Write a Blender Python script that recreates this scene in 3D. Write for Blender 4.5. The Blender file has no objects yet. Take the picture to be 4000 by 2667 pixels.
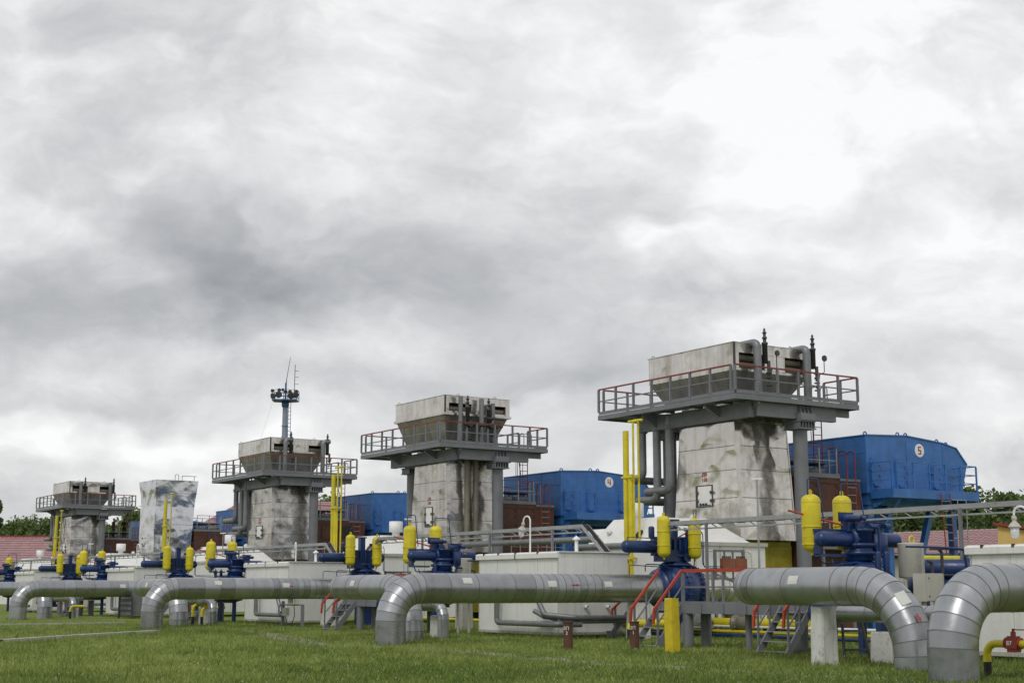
SUN_AZ = 235.; SUN_E = .8; EXPO = .48
SKY = dict(base=.90, big=.10, fine=.08, puff=.16)
# broad light and dark regions of the overcast: direction (as picture position), radii, brightness step
BLOBS = [(720, 660, 340, 120, -.19), (430, 560, 420, 130, -.06), (80, 700, 210, 60, -.10), (300, 770, 380, 40, -.07), (130, 915, 280, 40, -.10), (720, 880, 480, 45, -.05), (270, 140, 260, 170, -.035),
         (1450, 110, 800, 240, .095), (2250, 330, 460, 460, .065), (1000, 430, 360, 120, -.045), (1490, 320, 280, 110, -.03), (1480, 500, 130, 50, -.04), (1430, 575, 70, 45, .06), (230, 540, 100, 60, .10), (360, 640, 90, 40, .06),
         (1640, 690, 330, 60, -.06), (1980, 480, 280, 45, -.04), (2230, 870, 200, 60, -.07), (1250, 900, 150, 35, -.07), (1720, 560, 190, 30, .05), (300, 1010, 500, 35, .09), (1000, 740, 190, 45, .05), (1950, 740, 200, 40, .05), (60, 330, 150, 60, .04)]
import bpy, math, random
import numpy as np
from mathutils import Vector, Matrix
random.seed(7)
R = math.radians
SC = bpy.context.scene
COL = SC.collection
TH = R(33.3)          # the row of units runs along +y; the camera looks 33.3 deg off it
PITCH = R(9.86)
EYE = 1.6
G = -0.10             # ground level
D = 22.35             # spacing of the compressor units along the row

# ------------------------------------------------------------------ nodes
def _nt(name):
    m = bpy.data.materials.new(name); m.use_nodes = True
    nt = m.node_tree; nt.nodes.clear()
    out = nt.nodes.new('ShaderNodeOutputMaterial')
    b = nt.nodes.new('ShaderNodeBsdfPrincipled')
    nt.links.new(b.outputs[0], out.inputs[0])
    return m, nt, b
def N(nt, t, **k):
    n = nt.nodes.new(t)
    for a, v in k.items():
        if a.startswith('i_'):
            key = a[2:]
            n.inputs[int(key) if key.isdigit() else key].default_value = v
        else: setattr(n, a, v)
    return n
def mth(nt, op, a, b=None, c=None, clamp=False):
    n = nt.nodes.new('ShaderNodeMath'); n.operation = op; n.use_clamp = clamp
    for i, v in enumerate((a, b, c)):
        if v is None: continue
        if isinstance(v, (int, float)): n.inputs[i].default_value = v
        else: nt.links.new(v, n.inputs[i])
    return n.outputs[0]
def mixc(nt, f, a, b, mode='MIX'):
    n = nt.nodes.new('ShaderNodeMix'); n.data_type = 'RGBA'; n.blend_type = mode
    if isinstance(f, (int, float)): n.inputs[0].default_value = f
    else: nt.links.new(f, n.inputs[0])
    for i, v in ((6, a), (7, b)):
        if isinstance(v, tuple): n.inputs[i].default_value = (*v[:3], 1)
        else: nt.links.new(v, n.inputs[i])
    return n.outputs[2]
def posn(nt, scale=(1, 1, 1)):
    g = nt.nodes.new('ShaderNodeNewGeometry')
    mp = nt.nodes.new('ShaderNodeMapping'); mp.inputs['Scale'].default_value = scale
    nt.links.new(g.outputs['Position'], mp.inputs[0])
    return mp.outputs[0]
def noise(nt, scale, detail=4, rough=.55, sc=(1, 1, 1), dist=0.):
    n = nt.nodes.new('ShaderNodeTexNoise')
    n.inputs['Scale'].default_value = scale; n.inputs['Detail'].default_value = detail
    n.inputs['Roughness'].default_value = rough; n.inputs['Distortion'].default_value = dist
    nt.links.new(posn(nt, sc), n.inputs['Vector'])
    return n.outputs[0]
def ramp(nt, f, a, b, lo=0., hi=1.):
    n = nt.nodes.new('ShaderNodeMapRange'); n.inputs[1].default_value = a; n.inputs[2].default_value = b
    n.inputs[3].default_value = lo; n.inputs[4].default_value = hi
    nt.links.new(f, n.inputs[0]); return n.outputs[0]
def bump(nt, b, h, strength=.3, dist=.02):
    n = nt.nodes.new('ShaderNodeBump'); n.inputs['Strength'].default_value = strength
    n.inputs['Distance'].default_value = dist
    nt.links.new(h, n.inputs['Height']); nt.links.new(n.outputs[0], b.inputs['Normal'])

MATS = {}
def paint(name, col, rough=.45, metal=0., dirt=(.12, .1, .08), amount=.35, streak=.3, var=.12, bmp=.15, spec=.5):
    """painted steel: slight tone drift, grime patches, rain streaks, faint unevenness"""
    m, nt, b = _nt(name)
    n1 = noise(nt, 1.7, 5); n2 = noise(nt, 9, 4)
    lo = tuple(c * (1 - var) for c in col); hi = tuple(min(1, c * (1 + var)) for c in col)
    c = mixc(nt, ramp(nt, n1, .3, .7), lo, hi)
    if amount: c = mixc(nt, mth(nt, 'MULTIPLY', ramp(nt, n2, .56, .8), amount), c, dirt)
    if streak:
        s = noise(nt, 2.2, 4, .6, (3, 3, .16))
        c = mixc(nt, mth(nt, 'MULTIPLY', ramp(nt, s, .54, .78), streak), c, dirt)
    nt.links.new(c, b.inputs['Base Color'])
    r = ramp(nt, n2, .3, .75, rough - .08, rough + .12); nt.links.new(r, b.inputs['Roughness'])
    b.inputs['Metallic'].default_value = metal
    b.inputs['Specular IOR Level'].default_value = spec
    bump(nt, b, noise(nt, 5, 4), bmp, .02)
    MATS[name] = m; return m

def clad(name, col, rough=.36, metal=.75, band=.3, crump=.25, cscale=1.2, stain=.5, cdist=.06, staincol=(.10, .085, .06), ymin=.5, ymax=.72, fine=.04, blob=0.):
    """sheet-metal cladding: each sheet has its own tone (face attribute 'band'), dents, stains"""
    m, nt, b = _nt(name)
    at = N(nt, 'ShaderNodeAttribute', attribute_name='band')
    f = at.outputs['Fac']
    c = mixc(nt, f, tuple(x * (1 - band) for x in col), tuple(min(1, x * (1 + band)) for x in col))
    n1 = noise(nt, 2.2, 4, .55)
    c = mixc(nt, mth(nt, 'MULTIPLY', ramp(nt, n1, .4, .7), .2), c, tuple(x * .6 for x in col))
    s = noise(nt, 1.1, 5, .6, (2.4, 2.4, .22))
    c = mixc(nt, mth(nt, 'MULTIPLY', ramp(nt, s, ymin, ymax), stain), c, staincol)
    if blob:   # dark reflections in the dents painted as colour, mixed with dull oxidised patches
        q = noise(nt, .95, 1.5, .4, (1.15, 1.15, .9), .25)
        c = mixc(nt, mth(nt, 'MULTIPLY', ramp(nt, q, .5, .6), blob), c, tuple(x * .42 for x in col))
    nt.links.new(c, b.inputs['Base Color'])
    b.inputs['Metallic'].default_value = metal
    r = mth(nt, 'ADD', ramp(nt, noise(nt, 6, 4), .3, .7, rough - .06, rough + .1), ramp(nt, f, 0, 1, -.05, .06))
    nt.links.new(r, b.inputs['Roughness'])
    h1 = noise(nt, cscale, 1.5, .4, (1, 1, 1), .15)
    if blob:   # creased, hammered sheets
        vo = nt.nodes.new('ShaderNodeTexVoronoi'); vo.feature = 'F1'; vo.inputs['Scale'].default_value = cscale * 1.15; nt.links.new(posn(nt), vo.inputs['Vector'])
        h1 = mth(nt, 'ADD', mth(nt, 'MULTIPLY', h1, .8), mth(nt, 'MULTIPLY', vo.outputs['Distance'], .28))
    h2 = noise(nt, cscale * 4, 3, .5)
    h = mth(nt, 'ADD', h1, mth(nt, 'MULTIPLY', h2, fine))
    bump(nt, b, h, crump, cdist)
    MATS[name] = m; return m

paint('grey_steel', (.165, .17, .192), .5, amount=.2, streak=.2)
paint('dark_steel', (.05, .05, .055), .55, amount=.3)
paint('valve_blue', (.008, .031, .125), .33, dirt=(.02, .02, .03), amount=.5, streak=.35, var=.25)
paint('house_blue', (.036, .145, .42), .42, dirt=(.06, .08, .13), amount=.35, streak=.45, var=.2, bmp=.35)
paint('cabin_brown', (.085, .03, .02), .6, dirt=(.03, .016, .012), amount=.5, streak=.45, var=.22, bmp=.35)
paint('yellow', (.62, .52, .015), .42, dirt=(.22, .17, .03), amount=.5, streak=.4, var=.14)
paint('yellow_dull', (.33, .28, .02), .6, dirt=(.06, .05, .02), amount=.6, streak=.5, var=.2)
paint('white', (.74, .74, .72), .5, dirt=(.40, .36, .3), amount=.3, streak=.34, var=.05, bmp=.15)
paint('white_clean', (.8, .8, .8), .45, dirt=(.4, .4, .38), amount=.12, streak=.1, var=.04)
paint('red', (.40, .045, .02), .5, dirt=(.1, .03, .02), amount=.4, streak=.2, var=.2)
paint('rail_red', (.23, .03, .022), .5, dirt=(.08, .03, .02), amount=.4, streak=.2, var=.2)
paint('orange', (.26, .085, .04), .6, dirt=(.1, .05, .03), amount=.6, streak=.5, var=.2)
paint('label_plate', (.6, .6, .58), .4, dirt=(.3, .3, .28), amount=.4, streak=.2, var=.06)
paint('beige', (.46, .45, .40), .5, dirt=(.2, .18, .14), amount=.3, streak=.4, var=.08)
paint('limewash', (.62, .62, .59), .85, dirt=(.16, .15, .13), amount=.75, streak=.45, var=.1, bmp=.8, spec=.2)
paint('yellow_concrete', (.60, .47, .03), .8, dirt=(.3, .22, .03), amount=.6, streak=.3, var=.12, bmp=1., spec=.2)
paint('rust_brown', (.085, .035, .022), .7, dirt=(.16, .07, .03), amount=.5, streak=.4, var=.25, bmp=.5)
paint('black', (.012, .012, .013), .6, amount=.1, streak=0)
paint('grey_pipe', (.20, .21, .22), .42, metal=.35, dirt=(.1, .1, .09), amount=.35, streak=.25, var=.16)
paint('stained_pipe', (.22, .20, .16), .5, metal=.3, dirt=(.16, .09, .04), amount=.6, streak=.7, var=.2)
paint('galv_rail', (.36, .37, .38), .42, metal=.6, amount=.3, streak=.1)
paint('seam', (.16, .16, .16), .5, metal=.4, amount=.1, streak=0)
paint('plaster_yellow', (.62, .42, .15), .85, dirt=(.4, .3, .15), amount=.2, streak=.2, var=.06)
paint('plaster_tan', (.50, .36, .2), .85, dirt=(.3, .2, .12), amount=.2, streak=.2, var=.06)
paint('concrete', (.42, .41, .38), .9, dirt=(.16, .15, .12), amount=.7, streak=.3, var=.15, bmp=.6, spec=.2)
paint('mast_grey', (.22, .27, .34), .5, amount=.3)
paint('mast_blue', (.03, .10, .24), .5, amount=.2)
paint('bark', (.05, .04, .03), .9, amount=.4, bmp=1.)
paint('clothes', (.008, .009, .012), .8, amount=.1, streak=0)
paint('skin', (.42, .22, .15), .6, amount=0, streak=0)
paint('helmet', (.7, .7, .7), .4, amount=.1, streak=0)
paint('text_red', (.36, .03, .03), .6, amount=.3, streak=0)
paint('text_white', (.8, .8, .78), .6, amount=.2, streak=0)
clad('galv', (.35, .365, .38), .31, .84, band=.18, crump=.4, cscale=1.7, stain=.35, cdist=.045, ymin=.48, ymax=.75, staincol=(.13, .125, .115))
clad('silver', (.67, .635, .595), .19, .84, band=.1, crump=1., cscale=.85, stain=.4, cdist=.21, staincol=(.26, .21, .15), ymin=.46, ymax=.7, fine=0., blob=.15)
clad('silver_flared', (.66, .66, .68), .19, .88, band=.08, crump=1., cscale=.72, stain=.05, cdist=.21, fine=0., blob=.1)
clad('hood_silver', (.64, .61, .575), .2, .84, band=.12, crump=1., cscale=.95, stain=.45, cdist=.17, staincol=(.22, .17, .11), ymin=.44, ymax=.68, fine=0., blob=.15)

def foliage(name, a, b_):
    m, nt, b = _nt(name)
    at = N(nt, 'ShaderNodeAttribute', attribute_name='band')
    c = mixc(nt, at.outputs['Fac'], a, b_)
    nt.links.new(c, b.inputs['Base Color']); b.inputs['Roughness'].default_value = .6
    b.inputs['Specular IOR Level'].default_value = .25
    tr = nt.nodes.new('ShaderNodeBsdfTranslucent'); nt.links.new(c, tr.inputs[0])
    mx = nt.nodes.new('ShaderNodeMixShader'); mx.inputs[0].default_value = .3
    out = [n for n in nt.nodes if n.type == 'OUTPUT_MATERIAL'][0]
    nt.links.new(b.outputs[0], mx.inputs[1]); nt.links.new(tr.outputs[0], mx.inputs[2]); nt.links.new(mx.outputs[0], out.inputs[0])
    MATS[name] = m
foliage('leaf_dark', (.055, .09, .03), (.16, .22, .07))
foliage('leaf_light', (.07, .115, .03), (.20, .27, .085))
foliage('blade', (.085, .145, .024), (.36, .42, .12))
foliage('blade_long', (.07, .11, .02), (.22, .28, .07))
foliage('flower', (.6, .6, .55), (.75, .75, .7))

def roof_tile(name, col):
    m, nt, b = _nt(name)
    at = N(nt, 'ShaderNodeAttribute', attribute_name='band')
    c = mixc(nt, at.outputs['Fac'], tuple(x * .82 for x in col), tuple(x * 1.15 for x in col))
    c = mixc(nt, mth(nt, 'MULTIPLY', ramp(nt, noise(nt, .8, 5), .45, .75), .4), c, tuple(x * .6 for x in col))
    nt.links.new(c, b.inputs['Base Color']); b.inputs['Roughness'].default_value = .45
    MATS[name] = m
roof_tile('roof_red', (.34, .19, .195))

# ------------------------------------------------------------------ mesh builder
def V(*a): return Vector(a)
def fillet(pts, rad, n=7):
    """polyline with rounded corners; returns list of (point, in_arc)"""
    pts = [Vector(p) for p in pts]
    out = [(pts[0], False)]
    for i in range(1, len(pts) - 1):
        r = rad[i - 1] if isinstance(rad, (list, tuple)) else rad
        a, b, c = pts[i - 1], pts[i], pts[i + 1]
        d0 = (a - b).normalized(); d1 = (c - b).normalized()
        ang = d0.angle(d1)
        if ang > math.pi - .02 or r <= 0: out.append((b, False)); continue
        t = r / math.tan(ang / 2)
        t = min(t, (a - b).length * .95, (c - b).length * .95); r = t * math.tan(ang / 2)
        ctr = b + (d0 + d1).normalized() * (r / math.sin(ang / 2))
        p0 = b + d0 * t; p1 = b + d1 * t
        v0 = p0 - ctr; v1 = p1 - ctr; tot = v0.angle(v1); ax = v0.cross(v1).normalized()
        for k in range(n + 1):
            q = ctr + Matrix.Rotation(tot * k / n, 3, ax) @ v0
            out.append((q, k > 0))
    out.append((pts[-1], False))
    return out

class MB:
    def __init__(s): s.v = []; s.f = []; s.mi = []; s.sm = []; s.bd = []; s.m = 0; s.band = .5
    def face(s, idx, smooth=False):
        s.f.append(tuple(idx)); s.mi.append(s.m); s.sm.append(smooth); s.bd.append(s.band)
    def add(s, pts):
        n = len(s.v); s.v.extend(tuple(p) for p in pts); return n
    def poly(s, pts): n = s.add(pts); s.face(range(n, n + len(pts))); return s
    def hexa(s, p):
        n = s.add(p)
        for q in ((0, 3, 2, 1), (4, 5, 6, 7), (0, 1, 5, 4), (1, 2, 6, 5), (2, 3, 7, 6), (3, 0, 4, 7)):
            s.face([n + i for i in q])
        return s
    def box(s, x0, y0, z0, x1, y1, z1):
        return s.hexa([(x0, y0, z0), (x1, y0, z0), (x1, y1, z0), (x0, y1, z0), (x0, y0, z1), (x1, y0, z1), (x1, y1, z1), (x0, y1, z1)])
    def bar(s, a, b, w, h=None):
        h = h or w; a = Vector(a); b = Vector(b); d = (b - a).normalized()
        up = V(0, 0, 1) if abs(d.z) < .95 else V(0, 1, 0)
        sx = d.cross(up).normalized() * (w / 2); sy = sx.cross(d).normalized() * (h / 2)
        return s.hexa([a - sx - sy, a + sx - sy, a + sx + sy, a - sx + sy, b - sx - sy, b + sx - sy, b + sx + sy, b - sx + sy])
    def prism(s, pts, vec):
        pts = [Vector(p) for p in pts]; vec = Vector(vec); k = len(pts)
        n = s.add(pts + [p + vec for p in pts])
        s.face([n + i for i in reversed(range(k))]); s.face([n + k + i for i in range(k)])
        for i in range(k):
            j = (i + 1) % k; s.face([n + i, n + j, n + k + j, n + k + i])
        return s
    def sweep(s, path, r, n=16, caps=True, smooth=True):
        P = [Vector(p) for p in path]; K = len(P)
        T = []
        for i in range(K):
            a = P[max(0, i - 1)]; b = P[min(K - 1, i + 1)]
            d = (b - a)
            if 0 < i < K - 1: d = (P[i] - P[i - 1]).normalized() + (P[i + 1] - P[i]).normalized()
            T.append(d.normalized())
        u = T[0].cross(V(0, 0, 1))
        if u.length < .05: u = T[0].cross(V(0, 1, 0))
        u.normalize(); base = len(s.v); 
        for i in range(K):
            if i: 
                u = u - T[i] * u.dot(T[i]); u.normalize()
            w = T[i].cross(u)
            rr = r[i] if isinstance(r, (list, tuple)) else r
            # keep tube radius through mitres
            if 0 < i < K - 1:
                ca = max(.5, math.cos((P[i] - P[i - 1]).angle(P[i + 1] - P[i]) / 2))
            for k in range(n):
                a = 2 * math.pi * k / n
                s.v.append(tuple(P[i] + (u * math.cos(a) + w * math.sin(a)) * rr))
        for i in range(K - 1):
            for k in range(n):
                j = (k + 1) % n; o = base + i * n
                s.face([o + k, o + j, o + n + j, o + n + k], smooth)
        if caps:
            for i, rev in ((0, False), (K - 1, True)):
                q = s.add(s.v[base + i * n: base + i * n + n]); idx = list(range(q, q + n))
                s.face(idx if not rev else idx[::-1])
        return s
    def cyl(s, a, b, r, r2=None, n=16, caps=True):
        return s.sweep([a, b], [r, r if r2 is None else r2], n, caps)
    def tube(s, pts, rad, r, n=10, caps=True, seg=5):
        return s.sweep([p for p, _ in fillet(pts, rad, seg)], r, n, caps)
    def lathe(s, o, ax, prof, n=20, smooth=True):
        """prof: (t along axis, radius)"""
        o = Vector(o); ax = Vector(ax).normalized()
        u = ax.cross(V(0, 0, 1))
        if u.length < .05: u = ax.cross(V(0, 1, 0))
        u.normalize(); w = ax.cross(u); base = len(s.v)
        for t, r in prof:
            for k in range(n):
                a = 2 * math.pi * k / n
                s.v.append(tuple(o + ax * t + (u * math.cos(a) + w * math.sin(a)) * max(r, .0005)))
        for i in range(len(prof) - 1):
            for k in range(n):
                j = (k + 1) % n; q = base + i * n
                s.face([q + k, q + j, q + n + j, q + n + k], smooth)
        s.face([base + k for k in reversed(range(n))]); s.face([base + (len(prof) - 1) * n + k for k in range(n)])
        return s
    def capsule(s, a, b, r, n=20, dome=.6):
        """vessel with domed ends"""
        a = Vector(a); b = Vector(b); L = (b - a).length; h = r * dome
        pr = [(h - h * math.cos(t), r * math.sin(t)) for t in [math.pi / 2 * i / 6 for i in range(7)]]
        pr += [(L - p, q) for p, q in reversed(pr)]
        return s.lathe(a, b - a, pr, n)
    def build(s, name, mats, parent=None, loc=None, label=None):
        mats = mats if isinstance(mats, (list, tuple)) else [mats]
        me = bpy.data.meshes.new(name)
        o = bpy.data.objects.new(name, me); COL.objects.link(o)
        if parent is not None:
            o.parent = parent; p = parent
            off = Vector((0, 0, 0))
            while p is not None: off += p.location; p = p.parent
        else:
            off = Vector(loc) if loc is not None else Vector((0, 0, 0)); o.location = off
        me.from_pydata([(x - off.x, y - off.y, z - off.z) for x, y, z in s.v], [], s.f)
        for m in mats: me.materials.append(MATS[m])
        me.polygons.foreach_set('material_index', s.mi)
        me.polygons.foreach_set('use_smooth', s.sm)
        at = me.attributes.new('band', 'FLOAT', 'FACE'); at.data.foreach_set('value', s.bd)
        me.update()
        if label: o['label'] = label
        return o
    def extra(s, o2):
        n = len(s.v); s.v += o2.v; s.f += [tuple(i + n for i in f) for f in o2.f]
        s.mi += o2.mi; s.sm += o2.sm; s.bd += o2.bd; return s

def tag(o, label, cat, group=None):
    o['label'] = label; o['category'] = cat
    if group: o['group'] = group
    return o
def thing(name, label, cat, loc, group=None):
    o = bpy.data.objects.new(name, None); COL.objects.link(o); o.location = loc; o.empty_display_size = .3
    return tag(o, label, cat, group)
def structure(o): o['kind'] = 'structure'; return o

def clad_pipe(mb, pts, rad, r, straight=1.15, gores=7, n=32, dense=None):
    """insulated pipe: sheet-metal bands with lap seams, elbows made of mitred gores"""
    P = fillet(pts, rad, gores)
    rng = random.Random(int(pts[0][0] * 131 + pts[0][1] * 17))
    Q = [P[0][0]]
    for i in range(len(P) - 1):
        a, b = P[i][0], P[i + 1][0]; L = (b - a).length
        if L < 1e-4: continue
        if not P[i + 1][1]:
            t = 0
            while True:
                t += .3 if dense and dense[0] < t < dense[1] else straight * rng.uniform(.55, 1.3)
                if t > L - .3: break
                Q.append(a.lerp(b, t / L))
        Q.append(b)
    K = len(Q); T = []
    for i in range(K):
        d = (Q[min(i + 1, K - 1)] - Q[max(i - 1, 0)])
        if 0 < i < K - 1: d = (Q[i] - Q[i - 1]).normalized() + (Q[i + 1] - Q[i]).normalized()
        T.append(d.normalized())
    u = T[0].cross(V(0, 0, 1))
    if u.length < .05: u = T[0].cross(V(0, 1, 0))
    u.normalize(); fr = []
    for i in range(K):
        u = (u - T[i] * u.dot(T[i])).normalized(); fr.append((u.copy(), T[i].cross(u)))
    cs = [(math.cos(2 * math.pi * k / n), math.sin(2 * math.pi * k / n)) for k in range(n)]
    ring = lambda i, rr, sh=0.: [Q[i] + T[i] * sh + (fr[i][0] * c + fr[i][1] * s) * rr for c, s in cs]
    def tube2(R0, R1, cap=False):
        o = mb.add(R0 + R1)
        for k in range(n): mb.face((o + k, o + (k + 1) % n, o + n + (k + 1) % n, o + n + k), True)
    for i in range(K - 1):
        mb.band = rng.random(); rr = r * (1 + rng.uniform(-.004, .004))
        tube2(ring(i, rr), ring(i + 1, rr))
        if i:
            mb.m = 1; w = .005 + .014 * r
            a, b = ring(i, r + .004, -w), ring(i, r + .004, w); tube2(a, b); tube2(ring(i, r - .02, -w), a); tube2(b, ring(i, r - .02, w)); mb.m = 0
    for i, rev in ((0, True), (K - 1, False)):
        q = mb.add(ring(i, r)); idx = list(range(q, q + n)); mb.face(idx[::-1] if rev else idx)
    mb.band = .5
def cyl_patch(mb, o, ax, side, r, poly):
    """flat 2-d outline (t along the axis, angle in degrees up from side) bent round a pipe, given thickness"""
    o = Vector(o); ax = Vector(ax).normalized(); side = Vector(side).normalized(); up = side.cross(ax) if abs(ax.z) < .5 else ax
    if up.z < 0: up = -up
    def pt(t, a, rr): return o + ax * t + (side * math.cos(R(a)) + up * math.sin(R(a))) * rr
    k = len(poly); n = mb.add([pt(t, a, r) for t, a in poly] + [pt(t, a, r - .03) for t, a in poly])
    mb.face(range(n, n + k))
    for i in range(k):
        j = (i + 1) % k; mb.face([n + i, n + k + i, n + k + j, n + j])
def plate(mb, o, ax, side, r, t0, t1, a0, a1, st=4):
    for i in range(st):
        b0 = a0 + (a1 - a0) * i / st; b1 = a0 + (a1 - a0) * (i + 1) / st
        cyl_patch(mb, o, ax, side, r, [(t0, b0), (t1, b0), (t1, b1), (t0, b1)])

def text_mesh(name, txt, size, mat, parent, mtx, thick=.004, label=None):
    cu = bpy.data.curves.new(name, 'FONT'); cu.body = txt; cu.size = size; cu.extrude = thick
    cu.align_x = 'CENTER'; cu.align_y = 'CENTER'
    t = bpy.data.objects.new(name, cu); COL.objects.link(t)
    dg = bpy.context.evaluated_depsgraph_get()
    me = bpy.data.meshes.new_from_object(t.evaluated_get(dg))
    COL.objects.unlink(t); bpy.data.objects.remove(t)
    me.transform(mtx)
    off = Vector((0, 0, 0)); p = parent
    while p is not None: off += p.location; p = p.parent
    me.transform(Matrix.Translation(-off))
    o = bpy.data.objects.new(name, me); COL.objects.link(o); o.parent = parent
    me.materials.clear(); me.materials.append(MATS[mat])
    return o
def face_mtx(loc, right, up):
    r = Vector(right).normalized(); u = Vector(up).normalized(); n = r.cross(u)
    m = Matrix((r, u, n)).transposed().to_4x4(); m.translation = Vector(loc); return m

def railing(root, path, h, step, post=.06, mid=(.5,), top='rail_red', steel='grey_steel', toe=0., top_w=.07, closed=False, name='railing'):
    """posts, mid rails and a coloured top rail along a polyline"""
    m = MB(); t = MB()
    P = [Vector(p) for p in path]; done = []
    for a, b in zip(P, P[1:]):
        L = (b - a).length; k = max(1, round(L / step))
        for i in range(k + 1):
            q = a.lerp(b, i / k)
            if any((q - d).length < .1 for d in done): continue
            done.append(q); m.bar(q - V(0, 0, .22 if toe else 0), q + V(0, 0, h - .02), post)
        for f in mid: m.bar(a + V(0, 0, h * f), b + V(0, 0, h * f), post * .55)
        if toe: m.bar(a + V(0, 0, toe / 2), b + V(0, 0, toe / 2), .02, toe)
        t.bar(a + V(0, 0, h), b + V(0, 0, h), top_w, top_w * .8)
    o = m.build(name, steel, root)
    t.build('top_rail', top, o)
    return o
def ladder(root, a, b, w, side, rung=.3, mat='rail_red', rmat='rail_red', r=.025, cage=None, over=0., name='ladder'):
    m = MB(); a = Vector(a); b = Vector(b); sd = Vector(side).normalized() * (w / 2)
    for sgn in (-1, 1):
        m.m = 0; m.sweep([a + sd * sgn, b + sd * sgn], r, 8)
    L = (b - a).length; k = int(L / rung); m.m = 1
    for i in range(1, k): 
        q = a.lerp(b, i / k); m.sweep([q - sd, q + sd], r * .7, 6)
    return m.build(name, [mat, rmat], root)
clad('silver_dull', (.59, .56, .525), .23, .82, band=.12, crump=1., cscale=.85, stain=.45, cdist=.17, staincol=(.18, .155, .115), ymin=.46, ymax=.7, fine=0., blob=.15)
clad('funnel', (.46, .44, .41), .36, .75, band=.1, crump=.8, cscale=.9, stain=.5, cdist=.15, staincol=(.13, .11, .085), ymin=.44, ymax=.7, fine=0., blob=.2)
# ------------------------------------------------------------------ the compressor units
POS = ['rightmost', 'second from right', 'middle', 'second from left', 'leftmost']

# ---- big insulated inlet pipes: leg out of the grass, elbow, run to the front valve
INLET = {-1: ('insulated silver pipe rising from the grass at the right edge and leaving the picture', 17.85, 36., 1.62),
         0: ('long insulated silver pipe with central elbow, ending at the valve by the red railed stairs', 39.39, 32.0, 1.62),
         1: ('long insulated silver pipe from the elbow below the flared tower to the concrete pillar', 60.98, 30.85, 1.62),
         2: ('insulated silver pipe whose elbow stands leftmost in the grass', 83.03, 29.95, 1.62),
         3: ('insulated silver pipe coming in from the left edge behind the leftmost elbow', 105.6, 30.0, 1.62)}
for k, (lab, y, xe, z) in INLET.items():
    m = MB(); clad_pipe(m, [(21.4, y, G - .3), (21.4, y, z), (xe, y, z)], 1.0 if k >= 0 else 1.1, .475 if k >= 0 else .46, 1.1, 7, 32, (3.6, 6.6) if k in (0, 1) else None)
    if k < 0: tag(m.build('inlet_pipe', ['galv', 'seam'], None, (21.4, y, G)), lab, 'pipe', 'insulated inlet pipes'); continue
    t = thing('inlet_pipe', lab, 'pipe', (21.4, y, G), 'insulated inlet pipes')
    m.build('cladding', ['galv', 'seam'], t)
    if k >= 0:
        for tx, a0, a1 in ((2.35, 18, 42), (5.6, 6, 30), (7.9, 6, 28)):
            if k == 2 and tx < 3: continue
            p = MB(); plate(p, (21.4, y, z), (1, 0, 0), (0, -1, 0), .493, tx + .3 * (k % 2), tx + .33 + .3 * (k % 2), a0, a1); p.build('inspection_plate', 'label_plate', t)
        p = MB(); s = 6.55 - .5 * (k % 2)
        cyl_patch(p, (21.4, y, z), (1, 0, 0), (0, -1, 0), .492, [(s, 11), (s + .2, 11), (s + .2, 8.5), (s + .34, 13), (s + .2, 17.5), (s + .2, 15), (s, 15)])
        p.build('flow_arrow', 'text_red', t)
# ---- outlet pipes: from the rear valve, turn beside the row, then down into the grass
OUTLET = {0: 'insulated silver pipe with rounded left end, bending down into the grass at the right',
          1: 'insulated silver pipe whose rounded left end shows left of the central elbow',
          2: 'insulated silver pipe whose foot stands just right of the second elbow from left',
          3: 'insulated silver pipe whose short thick foot stands right of the leftmost elbow'}
for k, lab in OUTLET.items():
    xx = 23.7; yv = (26.2, 48.1, 69.64, 91.6)[k]; yl = (20.76, 42.2, 63.9, 86.0)[k]
    t = thing('outlet_pipe', lab, 'pipe', (xx, yl, G), 'insulated outlet pipes')
    m = MB(); clad_pipe(m, [(27.6, yv, 1.66), (xx, yv, 1.66), (xx, yl, 1.66), (xx, yl, G - .3)], [.85, 1.45], .43, 1.2, 8)
    m.build('cladding', ['galv', 'seam'], t)
    p = MB(); plate(p, (xx, yv, 1.66), (0, -1, 0), (-1, 0, 0), .447, 2.2, 2.5, 6, 32); p.build('inspection_plate', 'label_plate', t)
    if k == 0:
        p = MB(); a = 40; c = Vector((xx, yl + 1.45, 1.66 - 1.45))
        q = c + Vector((0, -math.cos(R(a)), math.sin(R(a)))) * 1.45; ax = Vector((0, -math.sin(R(a)), -math.cos(R(a))))
        sd = Vector((-.62, -.78 * math.cos(R(a)), .78 * math.sin(R(a)))).normalized()
        e1 = sd.cross(ax).normalized()
        def off(u, v, h): return q + ax * u + (sd * math.cos(v) + e1 * math.sin(v)) * h
        p.hexa([off(-.2, -.1, .42), off(.12, -.1, .42), off(.12, .45, .42), off(-.2, .45, .42), off(-.2, -.1, .447), off(.12, -.1, .447), off(.12, .45, .447), off(-.2, .45, .447)])
        p.build('inspection_plate', 'label_plate', t)
        p = MB(); n = [off(u, v, .434) for u, v in ((.40, .25), (.5, .25), (.5, .18), (.6, .3), (.5, .42), (.5, .35), (.40, .35))]
        p.prism(n, sd * -.012); p.build('flow_arrow', 'text_red', t)
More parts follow.
